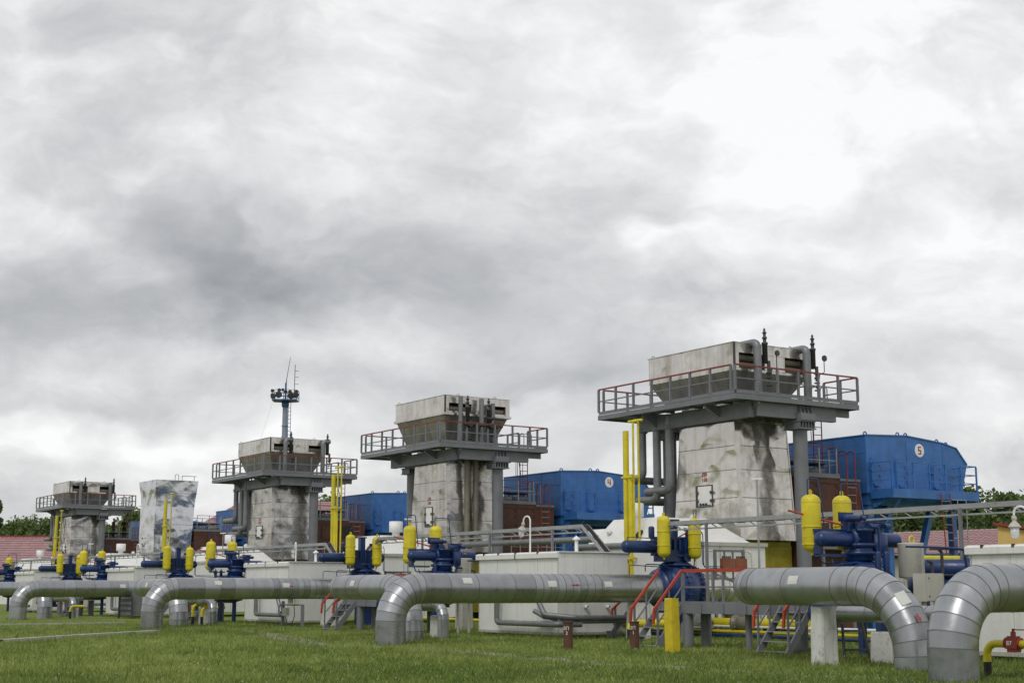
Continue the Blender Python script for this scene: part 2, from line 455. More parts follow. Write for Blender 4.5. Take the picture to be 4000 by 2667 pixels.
# ---- thinner bypass pipes beside them
for k, lab in {0: 'thin insulated bypass pipe under the right outlet pipe, in front of the concrete blocks',
               1: 'thin insulated pipe leg with a white plate, right of the central elbow',
               2: 'thin insulated pipe leg with a white plate right of the second elbow from left',
               3: 'thin insulated pipe leg beside a yellow gas pipe near the left edge'}.items():
    y0 = (0, 22.33, 43.6, 65.9)[k]; xx = 25.6
    t = thing('bypass_pipe', lab, 'pipe', (xx, 21. + y0, G), 'thin bypass pipes')
    m = MB(); clad_pipe(m, [(xx, 24.7 + y0, 1.03), (xx, 20.98 + y0, 1.03), (xx, 20.98 + y0, G - .3)], .5, .2, 1., 5, 24)
    m.m = 1; m.lathe((xx, 24.72 + y0, 1.03), (0, -1, 0), [(0, .25), (.05, .25)], 24)
    m.build('cladding', ['galv', 'seam'], t)
    m = MB(); m.lathe((xx, 25.5 + y0, 1.03), (0, -1, 0), [(0, .12), (.02, .26), (.1, .26), (.12, .2), (.4, .3), (.6, .22), (.66, .26), (.74, .26), (.75, .2)], 22); m.lathe((xx, 25.1 + y0, .66), (0, 0, 1), [(-.1, .12), (.1, .16), (.2, .2)], 14)
    m.box(xx - .2, 24.95 + y0, .5, xx + .2, 25.25 + y0, .68); m.build('bypass_valve', 'valve_blue', t)
    if k:
        p = MB(); plate(p, (xx, 20.98 + y0, .48), (0, 0, -1), (-.75, -.66, 0), .21, -.12, .12, -25, 25); p.build('inspection_plate', 'label_plate', t)

# ---- front valve (tanks towards the camera)
def tank(root, x, y, z0, z1, r, label=None):
    m = MB(); m.capsule((x, y, z0), (x, y, z1), r, 24, .75)
    for zz in (z0 + .26 * (z1 - z0), z0 + .85 * (z1 - z0)): m.lathe((x, y, zz), (0, 0, 1), [(0, r + .001), (.008, r + .008), (.02, r + .001)], 24)
    m.cyl((x, y, z0 - .08), (x, y, z0 + .03), .035)
    o = m.build('gas_tank', 'yellow', root, label=label)
    l = MB(); l.prism([(x + math.cos(a) * .055, y - .015, z1 + .05 + math.sin(a) * .065) for a in [i * math.pi / 6 for i in range(12)]], (0, .03, 0)); l.build('lifting_lug', 'yellow', o)
    for zz in (z0 + .27 * (z1 - z0), z0 + .6 * (z1 - z0)) if r < .24 else (z0 + .12 * (z1 - z0), z0 + .42 * (z1 - z0)):
        s = MB(); s.lathe((x, y, zz), (0, 0, 1), [(0, r + .002), (.003, r + .014), (.037, r + .014), (.04, r + .002)], 24); s.box(x - r - .06, y - .02, zz, x + r + .06, y + .02, zz + .04); s.build('strap', 'yellow', o)
    return o
V1 = {0: (0., 'blue ball valve with two slim yellow tanks behind the red railed stairs'),
      1: (-1.18, 'blue valve with two slim yellow tanks, right of the yellow pipes beside the middle tower'),
      2: (-2.1, 'blue valve with two slim yellow tanks in front of the flared silver tower'),
      3: (-1.95, 'blue valve with two slim yellow tanks in front of the leftmost tower')}
for k, (dx, lab) in V1.items():
    y = (INLET[k][1]); z = 1.62; b = Vector((32.85 + dx, y, G))
    t = thing('ball_valve', lab, 'valve', b, 'front valves with slim tanks')
    x = b.x
    m = MB(); m.lathe((x - 1.0, y, z), (1, 0, 0), [(0, .5), (.06, .56), (.1, .66), (.16, .66), (.2, .62), (.34, .76), (.55, .86), (.82, .9), (1.05, .9), (1.3, .84), (1.5, .7), (1.52, .74), (1.62, .74), (1.66, .6), (1.8, .56)], 36)
    for xx, rr in ((x - .2, .895), (x + .57, .74)):
        m.lathe((xx, y, z), (1, 0, 0), [(0, rr), (.02, rr + .05), (.1, rr + .05), (.12, rr)], 36)
        for i in range(28):
            a = i * 2 * math.pi / 28; q = V(xx, y + math.cos(a) * (rr + .035), z + math.sin(a) * (rr + .035))
            m.cyl(q - V(.06, 0, 0), q + V(.16, 0, 0), .028, n=6)
    m.box(x - .3, y - .35, G - .1, x + .3, y + .35, z - .8)
    m.build('valve_body', 'valve_blue', t)
    m = MB(); m.lathe((x - .05, y, z + .78), (0, 0, 1), [(0, .62), (.1, .5), (.16, .36), (.3, .34), (.31, .44), (.38, .44)], 28)
    m.cyl((x - .45, y - .1, z + .9), (x - .45, y - .1, z + 1.1), .1); m.build('neck', 'valve_blue', t)
    g = MB(); zc = 3.05
    g.box(x - .95, y - .28, zc - .3, x + .55, y + .28, zc + .32); g.box(x - .75, y - .36, zc - .5, x + .35, y + .36, zc - .3)
    g.box(x - .98, y - .32, zc + .3, x + .58, y + .32, zc + .36)
    g.box(x - .3, y - .16, zc + .34, x - .05, y + .1, zc + .95); g.box(x - .36, y - .2, zc + .92, x + .0, y + .14, zc + .98)
    g.box(x + .05, y - .42, zc - .28, x + .18, y - .26, zc + .3); g.cyl((x + .1, y - .5, zc - .36), (x + .1, y - .3, zc - .36), .16, n=14)
    g.cyl((x + .3, y - .3, zc + .3), (x + .3, y - .3, zc + .55), .11); g.cyl((x + .36, y - .3, zc + .6), (x + .1, y - .34, zc + .62), .06)
    for i in range(5): g.cyl((x - .6 + i * .24, y - .33, zc - .1), (x - .6 + i * .24, y - .33, zc + .25), .05, n=8)
    g.cyl((x - 1.2, y - .1, zc + .3), (x - 1.2, y - .1, zc + .62), .1); g.capsule((x - 1.2, y - .1, zc + .3), (x - 1.2, y - .1, zc + .72), .11, 14)
    g.build('gearbox', 'valve_blue', t)
    for x0, x1 in ((x - 2.42, x - .92), (x + 1.05, x + .5)):
        c = MB(); c.capsule((x0, y, zc), (x1, y, zc), .215, 24, .8); sg = 1 if x1 > x0 else -1
        c.lathe((x1 - .12 * sg, y, zc), (sg, 0, 0), [(0, .216), (.01, .29), (.08, .29), (.09, .216)], 24)
        c.cyl((x0 + .3 * sg, y, zc - .26), (x0 + .3 * sg, y, zc - .15), .03, n=8)
        c.build('actuator_cylinder', 'valve_blue', t)
    r = MB(); r.sweep([(x - 2.2, y, zc + .2), (x - 2.2, y, zc + .32), (x - .9, y, zc + .3)], .018, 8); r.build('control_tube', 'valve_blue', t)
    r = MB(); r.tube([(x - 1.05, y - .6, 4.15), (x - 1.05, y - .6, 4.42), (x - .86, y - .5, 4.42), (x - .86, y - .45, 3.5)], .04, .016, 6); r.build('control_tube', 'valve_blue', t)
    r = MB(); r.tube([(x + .3, y - .6, 4.1), (x + .3, y - .6, 4.36), (x + .52, y - .5, 4.36), (x + .52, y - .45, 3.3)], .04, .016, 6); r.build('control_tube', 'valve_blue', t)
    r = MB(); r.tube([(x + .65, y - .6, 3.6), (x + .72, y - .6, 3.5), (x + .74, y - .6, 2.35), (x + 2.0, y - .5, 2.3)], .12, .018, 6); r.build('control_tube', 'valve_blue', t)
    r = MB(); r.tube([(x + .60, y - .58, 3.4), (x + .66, y - .6, 3.2), (x + .69, y - .6, 2.4), (x + 1.9, y - .5, 2.38)], .12, .014, 6); r.build('control_tube', 'valve_blue', t)
    for xt in (-1.08, .3):
        r = MB(); r.tube([(x + xt, y - .6, 2.62), (x + xt, y - .6, 2.38), (x + xt * .5 - .1, y - .5, 2.3), (x - .3, y - .3, 2.4)], .1, .02, 6); r.build('control_tube', 'valve_blue', t)
    r = MB(); r.tube([(x - 1.5, y - .1, 2.2), (x - 1.5, y - .1, 2.45), (x - .4, y - .3, 2.42)], .08, .02, 6); r.build('control_tube', 'valve_blue', t)
    r = MB(); r.tube([(x - 2.2, y - .1, 2.05), (x - 2.2, y - .1, 2.42), (x - .8, y - .1, 2.36)], .08, .016, 6); r.build('control_tube', 'valve_blue', t)
    hnd = MB(); hnd.cyl((x - .1, y - .3, 3.42), (x + 1.15, y - .62, 4.05), .024, n=8); hnd.build('lever', 'rail_red', t)
    tank(t, x - 1.06, y - .6, 2.68, 4.12, .225); tank(t, x + .34, y - .6, 2.63, 4.06, .225)
    # cladding shell behind the valve, turning down into the ground
    if k == 0:
        s = thing('downturn_pipe', 'bare dented sheet metal elbow right of the blue ball valve, turning down behind the walkway', 'pipe', (x + 2.6, y, G))
        m = MB(); clad_pipe(m, [(x + .86, y, z), (x + 2.8, y, z), (x + 2.8, y, G - .3)], 1.1, .54, .8, 6); m.build('cladding', ['silver', 'seam'], s)
        m = MB(); c0 = V(x - .05, y - 1.0, .52)
        m.prism([c0 + V(-.45, 0, -.2), c0 + V(.1, 0, -.13), c0 + V(.5, 0, .1), c0 + V(.62, 0, .42), c0 + V(.1, 0, .42), c0 + V(-.05, 0, .12)], (0, .05, 0)); m.build('loose_sheet', 'galv', s)

# ---- rear valve (tanks behind the actuator)
V2 = {0: (27.98, 'blue valve with two fat yellow tanks above the right outlet pipe'),
      1: (28.36, 'blue valve with two fat yellow tanks in front of the tower with stained pipes'),
      2: (28.85, 'blue valve with two fat yellow tanks left of the middle tower'),
      3: (28.85, 'blue valve with two fat yellow tanks between leftmost and flared towers'),
      4: (29.0, 'blue valve with one fat yellow tank showing at the left edge')}
for k, (x, lab) in V2.items():
    yo = 26.87 + k * D; y = (26.2, 48.1, 69.9, 91.7, 115.6)[k]; z = 1.66; zc = 2.86
    t = thing('ball_valve', lab, 'valve', (x, y, G), 'rear valves with fat tanks')
    m = MB(); m.lathe((x - .75, y, z), (1, 0, 0), [(0, .44), (.02, .58), (.12, .58), (.14, .5), (.4, .68), (.75, .74), (1.1, .66), (1.3, .5), (1.32, .58), (1.42, .58), (1.44, .42), (1.6, .4)], 32)
    m.box(x - .08, y - .08, G, x + .08, y + .08, z - .6); m.build('valve_body', 'valve_blue', t)
    m = MB(); m.lathe((x, y, z + .66), (0, 0, 1), [(0, .42), (.12, .36), (.14, .44), (.22, .46), (.24, .36), (.34, .34), (.36, .42), (.44, .42)], 26); m.build('neck', 'valve_blue', t)
    g = MB()
    g.lathe((x + .02, y, zc - .34), (0, 0, 1), [(0, .3), (.02, .33), (.54, .33), (.55, .37), (.6, .37), (.62, .28)], 26)
    g.lathe((x + .58, y - .08, zc - .36), (0, 0, 1), [(0, .26), (.02, .28), (.5, .28), (.52, .2)], 22)
    g.box(x + .42, y - .2, zc + .1, x + .70, y + .12, zc + .46); g.box(x + .38, y - .24, zc + .44, x + .76, y + .16, zc + .48)
    g.cyl((x + .16, y - .22, zc + .36), (x + .5, y - .22, zc + .36), .055); g.cyl((x + .66, y - .3, zc + .34), (x + .84, y - .3, zc + .34), .07)
    g.box(x - .48, y - .1, zc + .2, x - .2, y + .15, zc + .46); g.box(x - .58, y + .1, zc + .46, x - .05, y + .14, zc + .7)
    g.capsule((x - .6, y - .12, zc + .54), (x - .02, y - .12, zc + .54), .09, 16); g.cyl((x - .1, y - .2, zc + .54), (x + .05, y - .2, zc + .54), .06)
    g.prism([(x - .32, y - .24, zc + .26), (x + .0, y - .24, zc + .26), (x - .05, y - .24, zc + .4), (x - .16, y - .24, zc + .46), (x - .27, y - .24, zc + .4)], (0, .05, 0))
    g.box(x - 1.35, y + .12, zc + .2, x - .2, y + .3, zc + .26); g.box(x - 1.3, y + .1, zc - .4, x - 1.2, y + .34, zc + .22); g.box(x - 1.3, y - .1, zc - .44, x - .6, y + .3, zc - .38)
    for i in range(10):
        a = i * math.pi / 5; g.cyl((x - .34, y + math.cos(a) * .25, zc + math.sin(a) * .25), (x - .22, y + math.cos(a) * .25, zc + math.sin(a) * .25), .03, n=6)
    g.build('gearbox', 'valve_blue', t)
    for x0, x1 in ((x - 1.53, x - .25), (x + 1.52, x + .6)):
        c = MB(); c.capsule((x0, y, zc), (x1, y, zc), .19, 24, .8); sg = 1 if x1 > x0 else -1
        c.lathe((x1 - .1 * sg, y, zc), (sg, 0, 0), [(0, .191), (.01, .29), (.07, .29), (.08, .191)], 24); c.build('actuator_cylinder', 'valve_blue', t)
    r = MB(); r.tube([(x - 1.28, y + .5, 3.9), (x - 1.28, y + .5, 4.42), (x - .98, y + .42, 4.42), (x - .9, y + .32, 3.2)], .06, .018, 6); r.build('control_tube', 'valve_blue', t)
    r = MB(); r.tube([(x - .05, y + .5, 4.0), (x - .05, y + .5, 4.33), (x + .52, y + .4, 4.33), (x + .58, y + .3, 3.3)], .06, .018, 6); r.build('control_tube', 'valve_blue', t)
    r = MB(); r.tube([(x + .05, y - .4, zc + .32), (x + .28, y - .44, zc + .32), (x + .3, y - .44, zc - .4), (x + .42, y - .44, zc - .46), (x + .66, y - .4, zc - .46)], .08, .03, 8); r.build('control_tube', 'valve_blue', t)
    r = MB(); r.tube([(x + .34, y - .44, zc - .5), (x + .2, y - .5, zc - .8), (x - .8, y - .5, zc - .84), (x - .86, y - .5, zc - 1.2)], .12, .028, 8); r.build('control_tube', 'valve_blue', t)
    r = MB(); r.tube([(x - 1.1, y - .1, zc - .52), (x - 1.1, y - .14, zc - .66), (x - .2, y - .3, zc - .58)], .06, .02, 8); r.build('control_tube', 'valve_blue', t)
    r = MB(); r.tube([(x + .42, y - 1.2, 2.66), (x + 1.5, y - 1.3, 2.66), (x + 2.4, y - 1.4, 2.62), (x + 2.5, y - 1.4, 2.0)], .1, .028, 8); r.build('control_tube', 'valve_blue', t)
    r = MB(); r.tube([(x - 1.0, y + .5, 2.56), (x - .95, y + .4, 2.25), (x - .3, y, 2.3)], .1, .02, 6); r.build('control_tube', 'valve_blue', t)
    hnd = MB(); hnd.cyl((x - 1.75, y + .75, 3.6), (x - .4, y + .05, 3.2), .026, n=8); hnd.build('lever', 'red', t)
    tank(t, x - 1.16, y + .52, 2.53, 4.03, .25); tank(t, x + .02, y + .56, 2.6, 4.04, .245)
    # two small bottles, a condensate drum, switch cabinet in front/right
    for bx, wh in ((27.9, 'left'), (28.2, 'right')):
        if k > 2: break
        yb = 25.5 + k * D; c = MB(); c.capsule((bx, yb, 1.9), (bx, yb, 2.55), .075, 16, .7); c.cyl((bx, yb, 2.53), (bx, yb, 2.64), .02, n=8)
        c.cyl((bx, yb, 1.0), (bx, yb, 1.92), .03, n=8); c.box(bx - .09, yb - .09, G - .1, bx + .09, yb + .09, 1.0)
        tag(c.build('gas_bottle', 'valve_blue', None, (bx, yb, G)), f'{wh} one of two small blue bottles before the {["beige drum beside the grey cabinet", "tower with stained pipes", "valve left of the middle tower"][k]}', 'bottle', 'small blue bottles')
    if k < 2:
        yb = 25.6 + k * D; dr = thing('condensate_drum', ['beige metal drum on posts with yellow ring behind the grey cabinet, at the right', 'beige metal drum on posts left of the long white cabin'][k], 'drum', (29.1, yb, G), 'beige drums')
        c = MB(); c.lathe((29.25, yb, 1.88), (0, 0, 1), [(0, .31), (.03, .33), (.84, .33), (.86, .336), (.89, .336), (.9, .31)], 28)
        c.box(29.27, yb - .35, 1.9, 29.35, yb - .29, 2.7); c.build('drum_shell', 'beige', dr)
        c = MB(); [c.cyl((29.25 + a, yb, G - .1), (29.25 + a, yb, 1.9), .05) for a in (-.25, .25)]; c.build('post', 'beige', dr)
        c = MB(); c.sweep([(29.3 + .09 * math.cos(a), yb, 2.86 + .1 * math.sin(a)) for a in [i * math.pi / 8 for i in range(17)]], .022, 8); c.build('lifting_ring', 'yellow', dr)
        c = MB(); c.tube([(29.3, yb - .5, 2.3), (29.45, yb - .5, 2.3), (29.48, yb - .5, 1.6)], .08, .04, 8); c.tube([(29.75, yb - .5, 2.6), (29.85, yb - .5, 2.55), (29.85, yb - .5, 1.4)], .08, .04, 8)
        c.tube([(29.4, yb - .5, 2.62), (30.6, yb - .6, 2.62), (30.75, yb - .6, 1.6)], .1, .025, 8); c.build('black_pipe', 'dark_steel', dr)

# ---- yellow vent stacks
ST = {0: (0, 43.7, 'tall yellow vent pipes before the rightmost tower'), 1: (0, 69.2, 'tall yellow vent pipes at the right of the middle tower'),
      2: (0, 95.3, 'tall yellow vent pipes before the flared silver tower'), 3: (1, 121.8, 'leaning yellow vent pipes before the leftmost tower')}
for k, (lean, y, lab) in ST.items():
    x = 34.0; t = thing('vent_stack', lab, 'vent stack', (x, y, G), 'yellow vent stacks'); ln = -.10 if k == 3 else (-.05 if k == 2 else 0)
    def at(dx, dy, z): return V(x + dx, y + dy + ln * (z - 2) * 1., z)
    for nm, dy, z1, r in (('tall_pipe', 0, 7.65, .115), ('short_pipe', -.28, 5.95, .1)):
        m = MB(); m.sweep([at(0, dy, G - .1), at(0, dy, z1)], r, 20); m.m = 1; m.sweep([at(0, dy, z1 - .1), at(0, dy, z1 + .004)], r * .85, 20); m.build(nm, ['yellow', 'dark_steel'], t)
    for dx, dy, z1 in ((.05, -.40, 8.0), (.22, -.50, 8.04)):
        if k >= 2 and dx < .1: continue
        m = MB(); m.sweep([at(dx, dy, G), at(dx, dy, z1)], .042, 10); m.cyl(at(dx - .05, dy + .22, z1), at(dx + .05, dy - .2, z1), .05, n=10); m.build('thin_pipe', 'yellow', t)
    for z in (5.85, 2.75):
        m = MB(); m.bar(at(-.13, .18, z), at(-.13, -.62, z), .03, .07); m.bar(at(.13, .18, z), at(.13, -.62, z), .03, .07); m.bar(at(-.145, -.6, z), at(.145, -.6, z), .03, .07); m.bar(at(-.145, .16, z), at(.145, .16, z), .03, .07)
        m.build('clamp', 'yellow', t)

# ---- white instrument cabins with a lipped roof
HL = {-1: 'white cabin with a rounded roof lip at the right edge, behind the big elbow',
      0: 'long white cabin with lipped roof in the middle, behind the long insulated pipe',
      1: 'white cabin with lipped roof below the middle tower, electric rack at its front',
      2: 'white cabin with lipped roof below the flared tower, louvred machine at its corner',
      3: 'small white cabin near the left edge, behind the leftmost elbow'}
for k, lab in HL.items():
    y0 = k * D; ya = 41.0 + y0; yb = 46.25 + y0; xa, xb = 28.88, 31.9
    zt = 2.70
    if k == -1: yb = 23.42; xb = 32.6; zt = 2.46
    t = thing('instrument_cabin', lab, 'cabin', ((xa + xb) / 2, (ya + yb) / 2, G), 'white instrument cabins')
    m = MB(); m.box(xa, ya, .02, xb, yb, zt); m.build('wall', 'white', t)
    m = MB(); e = zt - 2.7
    m.prism([(xa - .1, ya - .003, 2.68 + e), (xa - .1, ya - .003, 2.84 + e), (xa - .06, ya - .003, 2.875 + e), (xa - .004, ya - .003, 2.88 + e), (xa - .004, ya - .003, 2.66 + e), (xa - .05, ya - .003, 2.655 + e)], (0, yb - ya + .08, 0))
    m.box(xa - .002, ya - .06, 2.862 + e, xb + .1, yb + .08, 2.90 + e); m.box(xb + .005, ya, 2.7 + e, xb + .1, yb + .08, 2.86 + e)
    m.box(xa, ya + .0, 2.705 + e, xb, yb, 2.855 + e)
    m.build('roof', 'white', t)
    yy = ya + (yb - ya) * .5
    m = MB()
    for q in (yy, ya + (yb - ya) * .25, ya + (yb - ya) * .75): m.box(xa - .004, q - .008, .05, xa + .01, q + .008, zt - .05)
    for q in (ya + .02, yb - .06): m.box(xa - .015, q, .02, xa + .01, q + .04, zt - .06)
    m.box(xa - .012, ya, .02, xa + .01, yb, .12); m.box(xa, ya - .012, .02, xb, ya + .01, .12); m.box(xa, ya - .006, 1.22, xb, ya + .004, 1.235)
    m.build('joint_strip', 'beige', t)
    m = MB(); m.box(xa - .108, yy - .03, 2.66 + e, xa - .05, yy + .03, 2.9 + e)
    for q in (.22, .71, .9): m.box(xa - .107, ya + (yb - ya) * q, 2.82 + e, xa - .05, ya + (yb - ya) * q + .07, 2.905 + e)
    m.build('rusty_clip', 'rust_brown', t)
    for i in range(5):
        m = MB(); q = ya + .3 + i * (yb - ya - .6) / 4; m.box(xa + .1, q - .2, G - .1, xa + .5, q + .2, .02); m.build('footing_block', 'concrete', t)
    if k == 0:
        for q in (30.0, 30.95):
            m = MB(); m.lathe((q, ya, .98), (0, -1, 0), [(0, .06), (.18, .06), (.18, .045), (.02, .045)], 16); m.build('drain_spout', 'white', t)
# conduits on the cabin fronts
for k, lab in {0: 'grey conduit running down and along the front of the long white cabin', 1: 'grey conduit along the front of the white cabin below the middle tower',
               2: 'grey conduit along the front of the white cabin below the flared tower', 3: 'grey conduit at the front of the small left cabin'}.items():
    y0 = k * D; x = 28.6
    t = thing('conduit', lab, 'conduit', (x, 43 + y0, G), 'grey conduits')
    m = MB(); clad_pipe(m, [(x, 44.2 + y0, 1.7), (x, 44.2 + y0, .38), (x, 40.95 + y0, .38)] if k else [(x, 44.55, 1.7), (x, 44.55, .4), (x, 40.72, .4), (x + .9, 40.55, .4)], .16, .1, .9, 4, 16); m.build('pipe_run', ['grey_pipe', 'seam'], t)
    if k < 2:
        m = MB(); clad_pipe(m, [(x - .1, 42.0 + y0, 1.55), (x - .12, 41.3 + y0, .72), (x + .7, 40.55 + y0, .62), (x + 4.2, 40.5 + y0, .6)] if k == 0 else [(x - .1, 41.5 + y0, 1.3), (x - .05, 41.05 + y0, .52)], .12, .095, .9, 4, 16)
        if k == 0: clad_pipe(m, [(x - .15, 41.9, .85), (x, 41.5, .66), (x + .7, 40.7, .5), (x + 4.0, 40.55, .5)], .12, .085, .9, 4, 16)
        m.build('pipe_branch', ['grey_pipe', 'seam'], t)
    m = MB(); clad_pipe(m, [(x + 3.9, 38.7 + y0, G - .1), (x + 3.9, 38.7 + y0, .5), (x + 5.2, 38.7 + y0, .5)], .25, .11, .9, 4, 16)
    tag(m.build('drain_pipe', ['grey_pipe', 'seam'], None, (x + 3.9, 38.7 + y0, G)), f'short grey pipe bending out of grass beside the {["red stair rails at the middle right", "stairs before the white enclosure", "conduit below the flared tower", "stairs near the left edge"][k]}', 'pipe', 'short grey drain pipes')
# lamps and vents standing on the cabin roofs
def goose(x, y, z, dy, lab, h=1.15, up=1):
    t = thing('gooseneck_lamp', lab, 'lamp', (x, y, z), 'gooseneck lamps')
    m = MB(); m.sweep([(x, y, z), (x, y, z + h)] + [(x, y + dy * (1 - math.cos(a)), z + h + .16 * math.sin(a)) for a in [i * math.pi / 8 for i in range(1, 8)]] + [(x, y + 2 * dy, z + h - .05)], .028, 10); m.build('pole', 'white_clean', t)
    hx = V(x, y + 2 * dy, z + h - .06); dn = V(0, .35 * (1 if dy > 0 else -1), -1).normalized() if up else V(0, 0, -1)
    m = MB(); m.lathe(hx, dn, [(0, .05), (.08, .07), (.1, .05), (.14, .05), (.18, .1), (.24, .13), (.25, .15), (.28, .15)], 18); m.build('lamp_head', 'beige', t)
    m = MB(); m.lathe(hx + dn * .281, dn, [(0, .105), (.2, .1), (.26, .06)], 16); m.build('lamp_glass', 'glass', t)
def mushroom(x, y, z, lab, h=.42):
    t = thing('roof_vent', lab, 'vent', (x, y, z), 'small white roof vents')
    m = MB(); m.cyl((x, y, z), (x, y, z + h), .065, n=14); m.build('vent_pipe', 'white_clean', t)
    m = MB(); m.lathe((x, y, z + h), (0, 0, 1), [(0, .15), (.02, .15), (.14, .01)], 14); m.build('vent_cap', 'white_clean', t)
mg, ntg, bg = _nt('glass'); bg.inputs['Base Color'].default_value = (.75, .77, .78, 1); bg.inputs['Roughness'].default_value = .15; bg.inputs['Transmission Weight'].default_value = .35; MATS['glass'] = mg
goose(29.1, 43.1, 2.9, .22, 'white gooseneck lamp with tilted head on the long white cabin roof')
goose(29.3, 41.2 + D, 2.9, .06, 'white gooseneck lamp on the cabin roof below the middle tower', .75)
goose(29.3, 42.0 + 2 * D, 2.9, -.2, 'white gooseneck lamp on the cabin roof left of the flared tower', 1.25, 0)
goose(29.3, 22.0, 2.66, .19, 'white gooseneck lamp hanging over the right edge cabin', .75, 0)
mushroom(29.9, 41.35, 2.9, 'white mushroom vent on the long white cabin roof, left of the tall yellow pipes')
mushroom(30.4, 41.3 + D, 2.9, 'white mushroom vent on the cabin roof below the middle tower')
mushroom(30.0, 41.6 + 2 * D, 2.9, 'white mushroom vent on the cabin roof left of the flared tower', .35)
mushroom(29.6, 42.2 + 3 * D, 2.9, 'white mushroom vent on the small left cabin roof', .35)
# ---- white turbine enclosures with sloping hoods
EN = ['white turbine enclosure with sloping hood and round hole, before the rightmost tower', 'white turbine enclosure with red lettering and a round roof cowl',
      'white turbine enclosure with sloping hood before the middle tower', 'white turbine enclosure before the flared tower', 'white turbine enclosure at the foot of the leftmost tower']
for k in range(5):
    y0 = k * D
    t = thing('turbine_enclosure', EN[k], 'enclosure', (36.4, 44 + y0, G), 'white turbine enclosures')
    m = MB(); m.box(34.0, 41.0 + y0, .2, 38.62, 46.6 + y0, 3.34); m.build('housing', 'white', t)
    m = MB(); a = [(34.2, 41.3, 3.345), (38.15, 41.3, 3.345), (38.15, 46.3, 3.345), (34.2, 46.3, 3.345), (34.9, 43.0, 4.32), (37.6, 43.0, 4.32), (37.6, 45.7, 4.32), (34.9, 45.7, 4.32)]
    m.hexa([(x, y + y0, z) for x, y, z in a]); m.build('hood', 'white', t)
    m = MB(); m.box(33.92, 40.92 + y0, 3.2, 38.7, 46.7 + y0, 3.34)
    for q in (35.1, 36.3, 37.5): m.box(q, 40.985 + y0, .3, q + .03, 41.0 + y0, 3.2)
    m.box(34.2, 40.95 + y0, 2.3, 38.0, 40.98 + y0, 2.33); m.tube([(35.4, 40.9 + y0, 3.0), (37.6, 40.9 + y0, 3.0), (37.8, 40.9 + y0, 2.9), (37.8, 40.9 + y0, 1.2)], .08, .02, 6)
    m.build('panel_trim', 'beige', t)
    m = MB(); n = V(-.812, 0, .583); c = V(34.44, 43.5 + y0, 3.68)
    m.lathe(c - n * .02, n, [(0, .2), (.03, .2), (.031, .16)], 18); m.build('intake_hole', 'black', t)
    m = MB(); m.lathe(c + V(.05, 1.9, .1), n, [(0, .1), (.1, .12), (.16, .03)], 12); m.lathe((37, 43.3 + y0, 4.3), (0, 0, 1), [(0, .12), (.12, .14), (.2, .05)], 12); m.build('roof_knob', 'white', t)
    yy = {0: 46.9, 1: 44.4, 2: 44.8, 3: 44.8, 4: 45.5}[k] + y0; xx = 38.75 if k == 0 else 36.5
    m = MB()
    if k: m.lathe((xx, yy, 4.25), (0, 0, 1), [(0, .2), (.3, .2), (.31, .36), (.86, .36), (.87, .3)], 24)
    else: m.lathe((35.9, 45.6, 4.2), (0, 0, 1), [(0, .3), (.25, .3), (.26, .36), (.8, .36), (.82, .3)], 24)
    m.build('roof_cowl', 'white_clean', t)
    if k == 1: text_mesh('lettering', 'ВІДБІР\nКИСЛОТИ', .2, 'text_red', t, face_mtx((37.3, 40.985 + y0, 2.75), (1, 0, 0), (0, 0, 1)))
    m = MB(); m.box(38.7, 42.3 + y0, .4, 41.3, 45.4 + y0, 3.3); m.lathe((39.4, 42.3 + y0, 2.9), (0, -1, 0), [(0, .25), (.15, .25), (.2, .1)], 14); m.lathe((39.3, 42.3 + y0, 2.3), (0, -1, 0), [(0, .16), (.3, .16), (.34, .1)], 14)
    m.box(38.75, 42.25 + y0, 3.3, 41.2, 42.5 + y0, 3.46); m.build('engine_block', 'yellow_dull', t)

